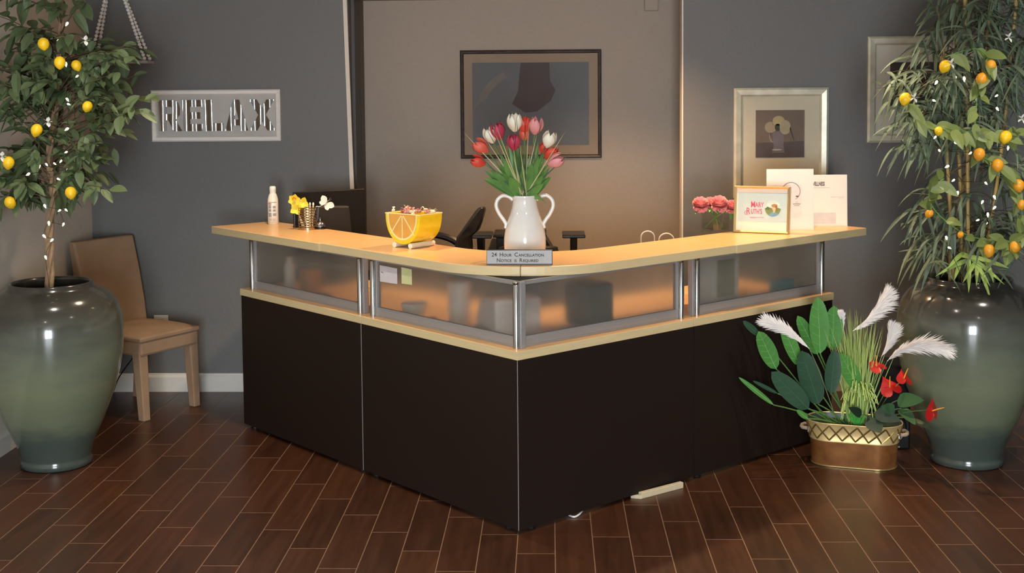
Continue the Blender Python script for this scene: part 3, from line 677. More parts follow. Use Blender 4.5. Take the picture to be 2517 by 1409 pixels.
# ------------------------------------------------------------------ things on the transaction top
TZ = TT1
def bottle():
    p = onZ(672, 551, TZ); t = thing('spray_bottle', 'white spray bottle with a rounded cap at the far left end of the counter', 'bottle', p)
    bm = mb(); lathe(bm, [(0, 0), (.028, 0), (.031, .004), (.031, .125), (.030, .145), (.025, .165), (.020, .178), (0, .178)], 28, p); obj('body', bm, mat('cream_bottle_plastic', '#e6dccd', .35), t, smooth=True)
    bm = mb(); lathe(bm, [(0, .177), (.0185, .177), (.0185, .195), (.0195, .197), (.0185, .215), (.014, .221), (0, .222)], 24, p); obj('cap', bm, mat('bottle_cap_white', '#e9e1d5', .4), t, smooth=True)
    def wrap(nm, z0, z1, a0, a1, m):
        bm = mb(); n = 10; pr0 = None
        for k in range(n+1):
            a = radians(a0+(a1-a0)*k/n)-pi/2; r = .0314
            row = [bm.verts.new(p+Vector((r*cos(a), r*sin(a), z))) for z in (z0, z1)]
            if pr0: bm.faces.new((pr0[0], row[0], row[1], pr0[1]))
            pr0 = row
        obj(nm, bm, m, t)
    lb = mat('label_grey', '#8f9092', .5); wrap('label_band', .127, .131, -38, 50, lb); wrap('label_mark', .118, .123, -45, -5, mat('label_red', '#a8392c', .5))
    for z0, z1, a0, a1 in ((.094, .114, -38, -8), (.094, .108, 10, 40), (.075, .09, -38, -8), (.075, .088, 10, 40), (.045, .068, -42, -6), (.05, .066, 10, 46), (.022, .036, -34, -4), (.022, .036, 6, 36), (.012, .014, -34, 36)): wrap('label_print', z0, z1, a0, a1, lb if z0 > .04 else mat('label_pale_grey', '#b7b3ac', .5))
bottle()
def pencup():
    p = onZ(753, 566, TZ)+Vector((0, .045, 0)); t = thing('pencil_cup', 'silver ringed wire pencil cup holding flower pens on the counter', 'pencil cup', p)
    sv = mat('satin_silver_wire', '#b9a68e', .25, metal=1)
    bm = mb(); lathe(bm, [(0, 0), (.048, 0), (.048, .012), (0, .012)], 28, p); obj('base', bm, sv, t, smooth=True)
    for k in range(8):
        z = .020+.0145*k; bm = mb(); r = .051 if k > 1 else .049; lathe(bm, [(r, z-.003), (r+.003, z), (r, z+.003), (r-.003, z), (r, z-.003)], 28, p); obj('ring', bm, sv, t, smooth=True)
    for k in range(6):
        a = k*pi/3+.3; bm = mb(); tube(bm, [p+Vector((.048*cos(a), .048*sin(a), .005)), p+Vector((.05*cos(a), .05*sin(a), .125))], .002, 6); obj('wire', bm, sv, t)
    return p
pc = pencup()
M_yel = mat('yellow_silk_petal', '#e8cf3a', .6, var=.08); M_yel2 = mat('deep_yellow_silk', '#d9a51f', .6); M_wsilk = mat('white_silk', '#e8e3d4', .6, var=.03)
M_pen = mat('cream_pen', '#dccfae', .4)
def flower_pen(px, py, ang, lab, kind, dx):
    hp = onY(px, py, pc.y-.01); foot = pc+Vector((dx, 0, .015)); t = thing('flower_pen', lab, 'pen', foot, group='flower topped pens in the silver cup')
    bm = mb(); tube(bm, [foot, foot+(Vector((hp.x, hp.y, pc.z+.13))-foot)*.55, Vector((hp.x*.5+foot.x*.5, hp.y, pc.z+.13)), hp], .0042, 8); obj('barrel', bm, M_pen, t, smooth=True)
    bm = mb()
    for k in range(kind):
        a = ang+2*pi*k/kind; leaf(bm, hp, (cos(a), -.35, sin(a)), .038, .034, 0, up=(0, -1, 0), seg=5, fold=.15)
    obj('petals', bm, M_yel, t)
    if kind > 4: bm = mb(); lathe(bm, [(0, 0), (.006, .0), (.009, .012), (.012, .018)], 12, M=Matrix.Translation(hp) @ Matrix.Rotation(radians(70), 4, 'X')); obj('trumpet', bm, M_yel2, t, smooth=True)
flower_pen(724, 492, .3, 'pen topped by a yellow daffodil, highest on the left of the cup', 6, -.02)
flower_pen(745, 499, 1.2, 'pen topped by a small yellow flower leaning over the middle of the cup', 4, -.005)
flower_pen(728, 514, -1.0, 'pen topped by a pale yellow drooping bloom, lowest left of the cup', 4, -.03)
def pens():
    for k, (px, lab) in enumerate([(762, 'cream pen standing at the right inside the silver cup'), (770, 'second cream pen at the right rim of the silver cup')]):
        hp = onY(px, 502, pc.y); foot = pc+Vector((.012+.012*k, .01*k, .015)); t = thing('pen', lab, 'pen', foot)
        bm = mb(); tube(bm, [foot, hp], .0045, 8); obj('barrel', bm, M_pen, t, smooth=True); bm = mb(); blob(bm, hp, .0055, .0055, .01); obj('pen_cap', bm, M_wsilk, t, smooth=True)
pens()
def butterfly():
    foot = pc+Vector((.02, .02, .02)); hp = onY(802, 500, pc.y); t = thing('butterfly_pick', 'white butterfly on a curly wire sticking out of the silver cup', 'ornament', foot)
    bm = mb(); tube(bm, cr([foot, pc+Vector((.045, .0, .12)), onY(785, 508, pc.y), hp], 6), .0016, 6); obj('wire_stem', bm, M_cord_w, t)
    bm = mb()
    for a, L in ((2.0, .05), (.0-.35, .05), (2.95, .04), (-1.35, .04)): leaf(bm, hp, (cos(a), -.15, sin(a)), L, L*.72, 0, up=(0, -1, 0), seg=7, fold=.12, pw=1.25)
    obj('wings', bm, M_wsilk, t); bm = mb(); tube(bm, [hp+Vector((-.012, -.004, -.018)), hp+Vector((.010, -.006, .016))], [.003, .002], 6)
    for dx, dz in ((.032, .02), (.026, .028)): tube(bm, [hp+Vector((.010, -.006, .012)), hp+Vector((dx, -.008, dz+.004))], .0007, 4)
    obj('body', bm, mat('grey_fluff', '#a39a91', .8), t)
butterfly()
def bell():
    p = onZ(785, 564, TZ)+Vector((0, .03, 0)); t = thing('call_bell', 'small chrome call bell behind the silver pencil cup', 'bell', p)
    bm = mb(); lathe(bm, [(0, 0), (.036, 0), (.036, .006), (.028, .009), (0, .009)], 24, p); obj('base', bm, M_black, t, smooth=True)
    bm = mb(); lathe(bm, [(.030, .012), (.028, .026), (.021, .037), (.011, .043), (0, .045)], 24, p); obj('dome', bm, M_chrome, t, smooth=True)
    bm = mb(); lathe(bm, [(0, .044), (.003, .044), (.003, .055), (.006, .057), (.005, .062), (0, .064)], 12, p); obj('plunger', bm, M_chrome, t, smooth=True)
bell()
def lemon_planter():
    c = onZ(1018, 606, TZ); c.z = TZ
    ang = radians(-36)       # local -y = sliced face, turned to the viewer's left
    R = Matrix.Translation(c) @ Matrix.Rotation(ang, 4, 'Z'); t = thing('lemon_planter', 'yellow ceramic dish shaped like a lemon slice, filled with wrapped sweets', 'dish', c)
    W, D, H, zo = .225, .165, .148, .018
    n = 24; out = [(-W/2*1.0, H)]
    for k in range(n+1):
        a = pi+pi*k/n; x = W/2*cos(a); z = H*(1+sin(a)*1.0)*1.0
        out.append((x, H-max(0, -sin(a))**.85*H))
    pts = [(x, z+zo) for x, z in out[1:]]
    def shell(bm, scale, y0, y1):
        cz = zo+H; return [[bm.verts.new(R @ Vector((x*scale, y, cz+(z-cz)*scale))) for x, z in pts] for y in (y0, y1)]
    My = mat('yellow_ceramic', '#e9cb24', .2, coat=.4, var=.08, scale=20); Mw = mat('cream_ceramic', '#f0e6cc', .25, coat=.3)
    bm = mb(); o0, o1 = shell(bm, 1, -D/2, D/2); i0, i1 = shell(bm, .93, -D/2+.01, D/2-.01)
    bm.faces.new(o0+[]); bm.faces.new(o1); bm.faces.new(i0); bm.faces.new(i1)
    for k in range(len(pts)-1): bm.faces.new((o0[k], o0[k+1], o1[k+1], o1[k])); bm.faces.new((i0[k], i0[k+1], i1[k+1], i1[k]))
    for a, b in ((0, 0), (-1, -1)): bm.faces.new((o0[a], o1[a], i1[a], i0[a]))
    bm.faces.new((o0[0], i0[0], i0[-1], o0[-1])); bm.faces.new((o1[0], i1[0], i1[-1], o1[-1]))
    obj('bowl', bm, My, t, smooth=True, bevel=.002, angle=50)
    cz = zo+H; yf = -D/2-.0008
    def arc(s0, s1, nm, m, y):
        bm = mb(); P = [(x*s1, cz+(z-cz)*s1) for x, z in pts]; Q = [(x*s0, cz+(z-cz)*s0) for x, z in pts] if s0 else [(0, cz)]
        pl = P+list(reversed(Q)); prism(bm, pl, y-.0012, y, M=R, axis='y'); obj(nm, bm, m, t)
    arc(0, .84, 'pulp', mat('pale_orange_glaze', '#dba24a', .22, coat=.3, var=.1, scale=14), yf+.0004)
    Mr = mat('pale_rind_glaze', '#f0dca0', .22, coat=.3); arc(.80, .86, 'rind_line', Mr, yf-.0006)
    for a in (-90, -128, -52):
        a = radians(a); bm = mb(); L = H*.82 if a == radians(-90) else H*.86
        Mq = R @ Matrix.Translation((0, yf-.0006, cz)) @ Matrix.Rotation(-a, 4, 'Y'); box(bm, .01, -.0014, -.0025, L, 0, .0025, Mq); obj('segment_line', bm, Mr, t)
    for k in (0, -1):
        bm = mb(); sx = 1 if k == -1 else -1
        box(bm, sx*W/2-.004, -D/2-.001, cz-.002, sx*W/2+.004, D/2+.001, cz+.003, R); obj('rim', bm, Mr, t, bevel=.002)
    bm = mb()
    for y in (-D/2+.003, D/2-.003): box(bm, -W/2, y-.005, cz-.002, W/2, y+.005, cz+.003, R)
    obj('rim', bm, Mr, t, bevel=.002)
    for sx in (-.052, .052):
        bm = mb(); tube(bm, [R @ Vector((sx, -D/2-.004, .0135)), R @ Vector((sx, D/2+.002, .0135))], .0135, 16); obj('foot', bm, Mw, t, smooth=True)
    rn = random.Random(3); cand = [mat('pink_wrapper', '#c48a84', .35, var=.15), mat('clear_wrapper', '#d9cfae', .3, var=.1), mat('rose_wrapper', '#b8807c', .35, var=.15)]
    for k in range(26):
        q = R @ Vector((rn.uniform(-W*.42, W*.42), rn.uniform(-D*.36, D*.36), cz+rn.uniform(-.002, .016)))
        ct = thing('wrapped_sweet', 'small wrapped sweet heaped in the lemon slice dish', 'sweet', q, group='wrapped sweets in the lemon dish')
        Mk = Matrix.Rotation(rn.uniform(0, 6), 4, 'Z') @ Matrix.Rotation(rn.uniform(-.5, .5), 4, 'Y'); m = cand[k % 3]
        bm = mb(); blob(bm, q, .014, .009, .008, Mk, 10, 6); obj('sweet', bm, m, ct)
        bm = mb()
        for s in (-1, 1):
            d = Mk.to_3x3() @ Vector((s, 0, .5)); leaf(bm, q+d*.009, d, .017, .016, 0, seg=3, pw=1.6)
        obj('wrapper_twist', bm, m, ct)
lemon_planter()
# two handled jug with tulips
JG = dk(.40, .40, TZ)
def jug():
    t = thing('two_handled_vase', 'white glazed two handled vase full of tulips at the corner of the counter', 'vase', JG)
    Mg = mat('white_glaze', '#d9d6cf', .12, coat=.7, var=.02)
    prof = [(0, 0), (.090, 0), (.094, .006), (.0945, .03), (.097, .06), (.096, .09), (.089, .13), (.081, .16), (.0725, .185), (.068, .195), (.068, .200), (.0655, .203), (.060, .225), (.0565, .245), (.0555, .262), (.058, .272), (.0600, .279), (.058, .283), (.053, .280), (.051, .262), (.054, .225), (.06, .2), (.08, .14), (.085, .05), (0, .02)]
    bm = mb(); lathe(bm, prof, 64, JG); obj('body', bm, Mg, t, smooth=True, angle=60)
    ax = _r0
    for s in (-1, 1):
        pts = cr([JG+ax*(s*a)+Vector((0, 0, z)) for a, z in ((.054, .262), (.072, .276), (.100, .281), (.124, .262), (.130, .232), (.116, .198), (.098, .172), (.086, .150), (.088, .132))], 6)
        bm = mb(); tube(bm, pts, [.0085]*len(pts), 12); obj('handle', bm, Mg, t, smooth=True)
jug()
def tulips():
    cols = {'white': ('#e9dfc2', '#f0ead6'), 'red': ('#c63a2c', '#d8503c'), 'magenta': ('#a52a42', '#bd4058'), 'pink': ('#d98484', '#e29c98'), 'coral': ('#d5503f', '#e2705c')}
    data = [(1265, 302, 'white', 1.2, -.02, 'tall cream tulip at the top left of centre in the bouquet', 0), (1289, 307, 'red', 1.05, 0, 'bright red tulip at the top centre between the cream and pink ones', 0),
            (1317, 310, 'pink', 1.15, -.02, 'large pink tulip at the top right of the bouquet', .15), (1289, 331, 'coral', .8, .02, 'small salmon tulip under the top red one', 0),
            (1224, 323, 'magenta', 1.15, -.05, 'crimson tulip upper left, overlapping a cream one', -.25), (1205, 333, 'white', 1.1, -.02, 'cream tulip at the upper left behind the crimson one', -.35),
            (1263, 351, 'magenta', 1.05, -.09, 'crimson tulip facing forward in the middle of the bouquet', 0), (1182, 361, 'coral', 1.15, -.05, 'rosy red tulip at the far left of the bouquet', -.9),
            (1176, 397, 'red', 1.0, -.06, 'orange-red tulip lowest on the left of the bouquet', -1.15), (1349, 344, 'white', 1.1, -.05, 'cream tulip at the right of the bouquet', .3),
            (1352, 375, 'red', 1.05, -.03, 'orange-red tulip under the right cream one', .7), (1365, 396, 'pink', 1.1, -.09, 'pale pink tulip lowest on the right of the bouquet', 1.1), (1335, 364, 'red', .7, .04, 'small dark red tulip hidden behind the right cream one', .3)]
    rn = random.Random(2)
    for i, (px, py, c, s, dy, lab, tilt) in enumerate(data):
        h = onY(px, py, JG.y+dy); foot = JG+Vector((rn.uniform(-.03, .03), rn.uniform(-.03, .03), .10)); mouth = JG+Vector((max(-.032, min(.032, (h.x-JG.x)*.35)), rn.uniform(-.025, .025), .275))
        t = thing('tulip', lab, 'flower', foot, group='tulips in the white vase')
        ax = Vector((sin(tilt), -.25, cos(tilt))).normalized(); R = ax.to_track_quat('Z', 'Y').to_matrix().to_4x4()
        hb = h-ax*.034*s; bm = mb(); tube(bm, bez(foot, mouth+Vector((0, 0, .05)), hb, 12), .0032, 6); obj('stem', bm, M_stem, t, smooth=True)
        Mh = Matrix.Translation(hb) @ R; m = mat('tulip_'+c, cols[c][0], .5, col2=cols[c][1], scale=30)
        bm = mb()
        for k in range(6):
            a = 2*pi*k/6+(.3 if k % 2 else 0); rr = 1.0 if k % 2 else .93; rows = []
            for j in range(8):
                tt = j/7; rad = .0265*rr*(sin(pi*min(1, tt*1.0)*.62+.28)**1.0)*(1-.25*tt**3); z = .060*tt*(1 if k % 2 else .97); wd = .62*(1-tt**3.2)**.5 if j < 7 else 0
                row = []
                for u in (-1, -.5, 0, .5, 1):
                    aa = a+u*wd; r2 = rad*(1+.05*(1-abs(u)))
                    if j == 0: r2 = .006
                    row.append(bm.verts.new(Mh @ (Vector((r2*cos(aa), r2*sin(aa), z-.003*abs(u)*tt))*s*1.2)))
                rows.append(row)
            for p, q in zip(rows, rows[1:]):
                for k2 in range(4): bm.faces.new((p[k2], p[k2+1], q[k2+1], q[k2]))
        obj('flower_head', bm, m, t, smooth=True)
        bm = mb(); side = 1 if h.x > JG.x else -1
        b0 = mouth+Vector((side*.005, -.01, 0)); d = (hb-mouth).normalized()+Vector((side*rn.uniform(.0, .45), -.15, 0)); L = (hb-mouth).length*rn.uniform(.6, .85)
        leaf(bm, b0, d, L, .026, .05, up=(0, -1, .3), seg=8, pw=.75, fold=.3); obj('leaf', bm, mat('tulip_leaf', '#34592d', .4, col2='#6a964a', scale=8), t)
    # loose leaves and grass sprays
    t = thing('greenery_spray', 'spray of broad leaves and thin striped grass blades among the tulips', 'greenery', JG+Vector((0, 0, .12)))
    bm = mb(); o = JG+Vector((0, 0, .27))
    for (x, y, w_) in [(1178, 424, .030), (1192, 398, .034), (1247, 418, .05), (1342, 412, .032), (1355, 496, .04), (1342, 440, .03), (1228, 360, .035), (1310, 370, .035), (1285, 385, .035), (1330, 350, .03)]:
        tp = onY(x, y, JG.y-.08); b0 = o+Vector((max(-.035, min(.035, (tp.x-o.x)*.3)), -.03, 0)); d = tp-b0
        dr_ = .25 if y < 480 else .9
        leaf(bm, b0, d+Vector((0, 0, d.length*dr_)), d.length, w_, dr_, up=(0, -1, .2), seg=8, pw=.85, fold=.25)
    for k in range(16):
        x = 1222+k*7.2+rn.uniform(-4, 4); y = rn.uniform(335, 425); tp = onY(x, y, JG.y-rn.uniform(-.02, .07)); b0 = o+Vector((max(-.04, min(.04, (tp.x-o.x)*.5)), rn.uniform(-.035, .0), 0)); d = tp-b0
        leaf(bm, b0, d, d.length, rn.uniform(.022, .034), 0, up=(rn.uniform(-.5, .5), -1, .1), seg=8, pw=.8, fold=.35)
    obj('broad_leaf', bm, mat('tulip_leaf2', '#35592a', .4, col2='#6f9a48', scale=14), t)
    bm = mb(); bd = mb()
    tips = [(1127, 331), (1134, 319), (1188, 304), (1391, 321), (1411, 368), (1216, 300), (1240, 305), (1258, 340), (1270, 285), (1300, 300), (1332, 300), (1322, 320), (1350, 330), (1248, 325), (1283, 330), (1210, 312), (1336, 288), (1276, 350), (1295, 345), (1186, 330)]
    for i, (x, y) in enumerate(tips):
        tp = onY(x, y, JG.y-.10+rn.uniform(-.02, .04)); b0 = o+Vector((rn.uniform(-.02, .02), -.035, 0)); d = tp-b0
        leaf(bm if i % 2 else bd, b0, d, d.length, .006, 0, up=(0, -1, 0), seg=5, pw=.5, fold=.1)
    obj('pale_blade', bm, mat('pale_grass_blade', '#a7a06a', .5), t); obj('dark_blade', bd, mat('dark_grass_blade', '#2b3f22', .5), t)
tulips()
def notice():
    a = onZ(1196, 652, TZ); b = onZ(1358, 652, TZ); c = (a+b)/2; ax = (b-a).normalized(); W = (b-a).length
    n = Vector((ax.y, -ax.x, 0)); M = Matrix(((ax.x, -n.x, 0, c.x), (ax.y, -n.y, 0, c.y), (0, 0, 1, TZ), (0, 0, 0, 1)))
    t = thing('notice_block', 'silver notice block lettered about cancellations, in front of the white vase', 'sign', (c.x, c.y, TZ))
    Hh = .066; tb = mat('nickel_black_block', '#231d1a', .4)
    bm = mb(); box(bm, -W/2, .0, 0, W/2, .028, Hh, M); obj('block', bm, tb, t, bevel=.001)
    bm = mb(); box(bm, -W/2+.002, -.0015, .007, W/2-.003, 0, Hh-.001, M); obj('plate', bm, mat('satin_nickel_plate', '#969492', .5, metal=.15, var=.03), t)
    T = M @ Matrix.Translation((0, -.0018, 0)) @ Matrix.Rotation(pi/2, 4, 'X'); ink = mat('engraved_ink', '#35312f', .6)
    def caps(words, z, cap_s, small_s, x):
        for wd in words:
            if wd == '24': parts = [('24', cap_s)]
            elif wd == 'is': parts = [('IS', small_s)]
            else: parts = [(wd[0], cap_s), (wd[1:].upper(), small_s)]
            for s_, sz in parts:
                o = text(s_, sz, ink, 'lettering', T @ Matrix.Translation((x, z, 0)), t, ext=.0003, bold=.0004)
                xs = [v.co.dot(ax) for v in o.data.vertices]; x += (max(xs)-min(xs))+.0030
            x += .0085
    caps(['24', 'Hour', 'Cancellation'], .0385, .024, .0165, -W/2+.022)
    caps(['Notice', 'is', 'Required'], .014, .023, .0165, -W/2+.044)
notice()
# pink flowers in a glass cube
def pink_vase():
    c = onZ(1762, 571, TZ)+Vector((0, .06, 0)); t = thing('glass_vase', 'clear square glass vase with water and pink flowers, left of the framed card', 'vase', c)
    M = Matrix.Translation(c) @ Matrix.Rotation(radians(28), 4, 'Z'); s = .055
    bm = mb(); box(bm, -s, -s, 0, s, s, .105, M); 
    bm2 = bmesh.new(); bm2.free()
    v = [bm.verts.new(M @ Vector(p)) for p in ((-s+.005, -s+.005, .012), (s-.005, -s+.005, .012), (s-.005, s-.005, .012), (-s+.005, s-.005, .012), (-s+.005, -s+.005, .105), (s-.005, -s+.005, .105), (s-.005, s-.005, .105), (-s+.005, s-.005, .105))]
    bm.faces.ensure_lookup_table(); top = [f for f in bm.faces if all(abs(q.co.z-(TZ+.105)) < 1e-5 for q in f.verts)][0]; ov = list(top.verts); bm.faces.remove(top)
    for k in range(4): bm.faces.new((v[k], v[(k+1) % 4], v[4+(k+1) % 4], v[4+k]))
    bm.faces.new(v[:4])
    for k in range(4):
        a, b = v[4+k], v[4+(k+1) % 4]; oa = min(ov, key=lambda q: (q.co-a.co).length); ob = min(ov, key=lambda q: (q.co-b.co).length); bm.faces.new((a, b, ob, oa))
    obj('glass_body', bm, M_vglass, t)
    bm = mb(); box(bm, -s+.006, -s+.006, .013, s-.006, s-.006, .04, M); obj('water', bm, M_vglass, t)
    fm = mat('pink_silk_petal', '#e0868a', .6, col2='#eca39c', scale=12)
    for (px, py, r, dy, lab) in [(1722, 503, .052, -.03, 'ruffled pink flower leaning left out of the glass vase'), (1768, 502, .056, -.05, 'ruffled pink flower in the middle of the glass vase'), (1800, 508, .046, -.01, 'ruffled pink flower at the right of the glass vase against the gold frame'), (1745, 498, .04, .04, 'ruffled pink flower at the back of the glass vase')]:
        h = onY(px, py, c.y+dy); foot = c+Vector(((c.x-h.x)*.6, (c.y-h.y)*.5, .016)); ft = thing('pink_flower', lab, 'flower', foot, group='pink flowers in the glass vase')
        bm = mb(); tube(bm, bez(foot, c+Vector((0, 0, .09)), h-Vector((0, 0, .015)), 8), .0025, 6); obj('stem', bm, M_stem, ft, smooth=True)
        bm = mb(); rn = random.Random(px)
        for ring, (n, L, el) in enumerate(((10, .8, -.25), (10, .9, .2), (9, .85, .6), (7, .75, 1.0), (5, .6, 1.35))):
            for k in range(n):
                a = 2*pi*k/n+ring*.35+rn.uniform(-.1, .1); d = Vector((cos(a)*cos(el), sin(a)*cos(el), sin(el)*.8)); d = Matrix.Rotation(radians(40), 3, 'X') @ d
                leaf(bm, h-Vector((0, 0, .012)), d, r*L, r*.95*L+.012, -.35 if ring else .0, up=(0, -.3, 1), seg=6, pw=1.35, fold=.35, ex=.5)
        obj('bloom', bm, fm, ft, smooth=True)
        bm = mb()
        for k in range(3): leaf(bm, h-Vector((0, 0, .02)), (rn.uniform(-1, 1), rn.uniform(-1, 0), -.3), .045, .022, .3)
        obj('leaves', bm, M_leafb, ft)
pink_vase()
def card_frame():
    a = onZ(1803, 571, TZ); b = onZ(1940, 576, TZ); c = (a+b)/2; ax = (b-a).normalized(); W = (b-a).length; n = Vector((ax.y, -ax.x, 0)); H = .248
    tl = radians(-7); M = Matrix(((ax.x, -n.x, 0, c.x), (ax.y, -n.y, 0, c.y), (0, 0, 1, TZ), (0, 0, 0, 1))) @ Matrix.Rotation(tl, 4, 'X')
    t = thing('card_frame', 'gold framed pale blue card reading Mary Ruth\'s, standing in front of the papers', 'picture frame', (c.x, c.y, TZ))
    gold = mat('pale_gold_frame', '#cbb98a', .3, metal=.6, var=.05)
    bm = mb(); f = .013
    prof = [(0, 0), (0, -.012), (.004, -.016), (f, -.010), (f, .012), (0, .02)]
    cs = [(-W/2, 0, 1, 1), (W/2, 0, -1, 1), (W/2, H, -1, -1), (-W/2, H, 1, -1)]
    rings = [[bm.verts.new(M @ Vector((cx+sx*p, q, cz+sz*p))) for p, q in prof] for cx, cz, sx, sz in cs]
    for i in range(4):
        p, q = rings[i], rings[(i+1) % 4]
        for k in range(len(prof)): k2 = (k+1) % len(prof); bm.faces.new((p[k], p[k2], q[k2], q[k]))
    obj('frame', bm, gold, t)
    bm = mb(); box(bm, -W/2+.01, 0, .01, W/2-.01, .004, H-.01, M); obj('white_sheet', bm, M_paper, t)
    bm = mb(); box(bm, -.06, .02, .0, .06, .023, .2, M @ Matrix.Rotation(radians(-14), 4, 'X')); obj('easel_back', bm, M_black, t)
    x0, x1, z0, z1 = -W/2+.02, W/2-.015, .062, H-.034
    bm = mb(); box(bm, x0, -.001, z0, x1, 0, z1, M); card = obj('blue_card', bm, mat('pale_blue_print', '#bfd0d4', .6, var=.02), t)
    T = M @ Matrix.Translation((0, -.0016, 0)) @ Matrix.Rotation(pi/2, 4, 'X'); pk = mat('rose_pink_ink', '#cf5a72', .6)
    def put(s_, sz, x, z, sx=.72, b=.0006): text(s_, sz, pk, 'lettering', T @ Matrix.Translation((x, z, 0)), t, ext=.0003, bold=b, sx=sx)
    put('M', .046, -.060, .136); put('ARY', .036, -.036, .138, .68)
    put('R', .048, -.083, .100, .75); put('UTH\'S', .036, -.058, .102, .62)
    bm = mb()
    tube(bm, [T @ Vector((-.080+.011*cos(a), .1065+.011*sin(a), 0)) for a in [radians(60+d) for d in range(0, 290, 20)]], .0011, 4); obj('swash', bm, pk, t)
    bm = mb(); box(bm, -.062, -.0018, .083, .012, -.001, .0845, M); box(bm, -.062, -.0018, .079, -.03, -.001, .080, M); obj('small_print', bm, pk, t)
    def flat(nm, pts, col, k): bm = mb(); prism(bm, pts, -.0012-.0004*k-.0003, -.0012-.0004*k, M=M, axis='y'); obj(nm, bm, mat('card_'+nm, col, .7, var=.08, scale=60), t)
    cx, cz, r = .058, .133, .042
    def clip(pts): 
        o = []
        for x, z in pts:
            d = sqrt((x-cx)**2+(z-cz)**2); o.append((cx+(x-cx)*r/d, cz+(z-cz)*r/d) if d > r else (x, z))
        return o
    flat('sky', ell(cx, cz, r, r, 32), '#c8d6d8', 0); flat('cloud', ell(cx-.012, cz+.018, .02, .010)+[], '#e9e6dc', 1); flat('cloud_right', ell(cx+.02, cz+.02, .014, .010), '#e9e6dc', 1)
    flat('hills', clip([(cx-r, cz-.002), (cx-.02, cz+.004), (cx, cz-.001), (cx+.02, cz+.005), (cx+r, cz-.001)]+[(cx+r*cos(a), cz+r*sin(a)) for a in [-pi*k/16 for k in range(1, 16)]]), '#7d8c52', 2)
    flat('far_hill', clip([(cx-r*.98, cz-.002), (cx-.028, cz+.008), (cx-.012, cz+.001), (cx-.02, cz-.008), (cx-.04, cz-.006)]), '#5a6b45', 3)
    flat('lady_dress', clip([(cx-.02, cz-r+.008), (cx-.004, cz-.020), (cx+.012, cz-.020), (cx+.03, cz-.030), (cx+.012, cz-r+.001), (cx-.006, cz-r)]), '#6fa0bd', 4)
    flat('lady_neck', [(cx+.001, cz-.024), (cx+.012, cz-.022), (cx+.012, cz-.006), (cx+.003, cz-.008)], '#dcb692', 5)
    flat('lady_face', ell(cx+.007, cz+.002, .0105, .0145), '#e0bc98', 6); flat('lady_hair', ell(cx+.009, cz+.014, .016, .009)+[], '#a87c48', 7); flat('lady_hair_back', [(cx+.013, cz+.018), (cx+.024, cz+.012), (cx+.022, cz-.008), (cx+.015, cz-.006)], '#9a6f3f', 7)
    bm = mb(); box(bm, -W/2+.012, -.006, .012, W/2-.012, -.004, H-.012, M); obj('glass', bm, M_pane, t)
card_frame()
def paper(x0, x1, yb, yt, lab, kind):
    a = onZ(x0, yb, TZ); b = onZ(x1, yb, TZ); b.y = a.y-.01 if kind == 1 else a.y+.0; c = (a+b)/2; ax = (b-a).normalized(); W = (b-a).length; n = Vector((ax.y, -ax.x, 0))
    top = onY(x0, yt, c.y).z-TZ; M = Matrix(((ax.x, -n.x, 0, c.x), (ax.y, -n.y, 0, c.y), (0, 0, 1, TZ), (0, 0, 0, 1))) @ Matrix.Rotation(radians(-4), 4, 'X')
    t = thing('sign_holder', lab, 'sign', (c.x, c.y, TZ), group='clear stands with printed papers')
    bm = mb(); box(bm, -W/2, 0, .004, W/2, .0015, top, M); obj('paper', bm, M_paper, t)
    bm = mb(); box(bm, -W/2-.003, .002, 0, W/2+.003, .005, top+.004, M); box(bm, -W/2-.003, -.004, 0, W/2+.003, .06, .003, M); obj('acrylic_stand', bm, mat('clear_acrylic', '#e9e4dc', .1, var=0, coat=.3), t)
    T = M @ Matrix.Translation((0, -.0006, 0)) @ Matrix.Rotation(pi/2, 4, 'X')
    if kind == 1:
        bm = mb(); cx, cz = .005, top*.645; R_ = .048
        tube(bm, [T @ Vector((cx+R_*cos(radians(d)), cz+R_*sin(radians(d)), 0)) for d in range(-60, 200, 10)], .0015, 4); obj('logo_ring', bm, mat('wine_ink', '#8a4560', .6), t)
        bm = mb(); box(bm, .015, -.0006, top*.43, .055, 0, top*.438, M); box(bm, .02, -.0006, top*.405, .05, 0, top*.41, M); box(bm, .03, -.0006, top*.46, .04, 0, top*.465, M); box(bm, .03, -.0006, top*.55, .045, 0, top*.57, M); obj('print', bm, M_txt, t)
        bm = mb(); box(bm, -W/2+.02, -.0003, top*.2, W/2-.06, 0, top*.75, M); obj('pale_panel', bm, mat('pale_pink_ink', '#eadbd0', .7), t)
    else:
        text('WELLNESS', .030, M_txt, 'lettering', T @ Matrix.Translation((-W/2+.047, top*.80, 0)), t, ext=.0003, bold=.0009, sx=.50)
        bm = mb(); box(bm, -W/2+.02, -.0006, top*.755, W/2-.095, 0, top*.76, M); box(bm, W/2-.09, -.0006, top*.575, W/2-.012, 0, top*.579, M); box(bm, W/2-.045, -.0006, top*.55, W/2-.014, 0, top*.553, M); obj('print', bm, mat('grey_ink', '#9a928c', .6), t)
        bm = mb(); box(bm, -W/2+.03, -.0006, top*.06, W/2-.06, 0, top*.27, M); obj('blue_panel', bm, mat('pale_blue_grey_ink', '#cdc9c6', .7), t)
paper(1886, 1999, 566, 418, 'tall white paper with a wine coloured ring logo, behind the gold card frame', 1)
paper(1975, 2083, 557, 432, 'white paper headed WELLNESS at the right end of the counter', 2)

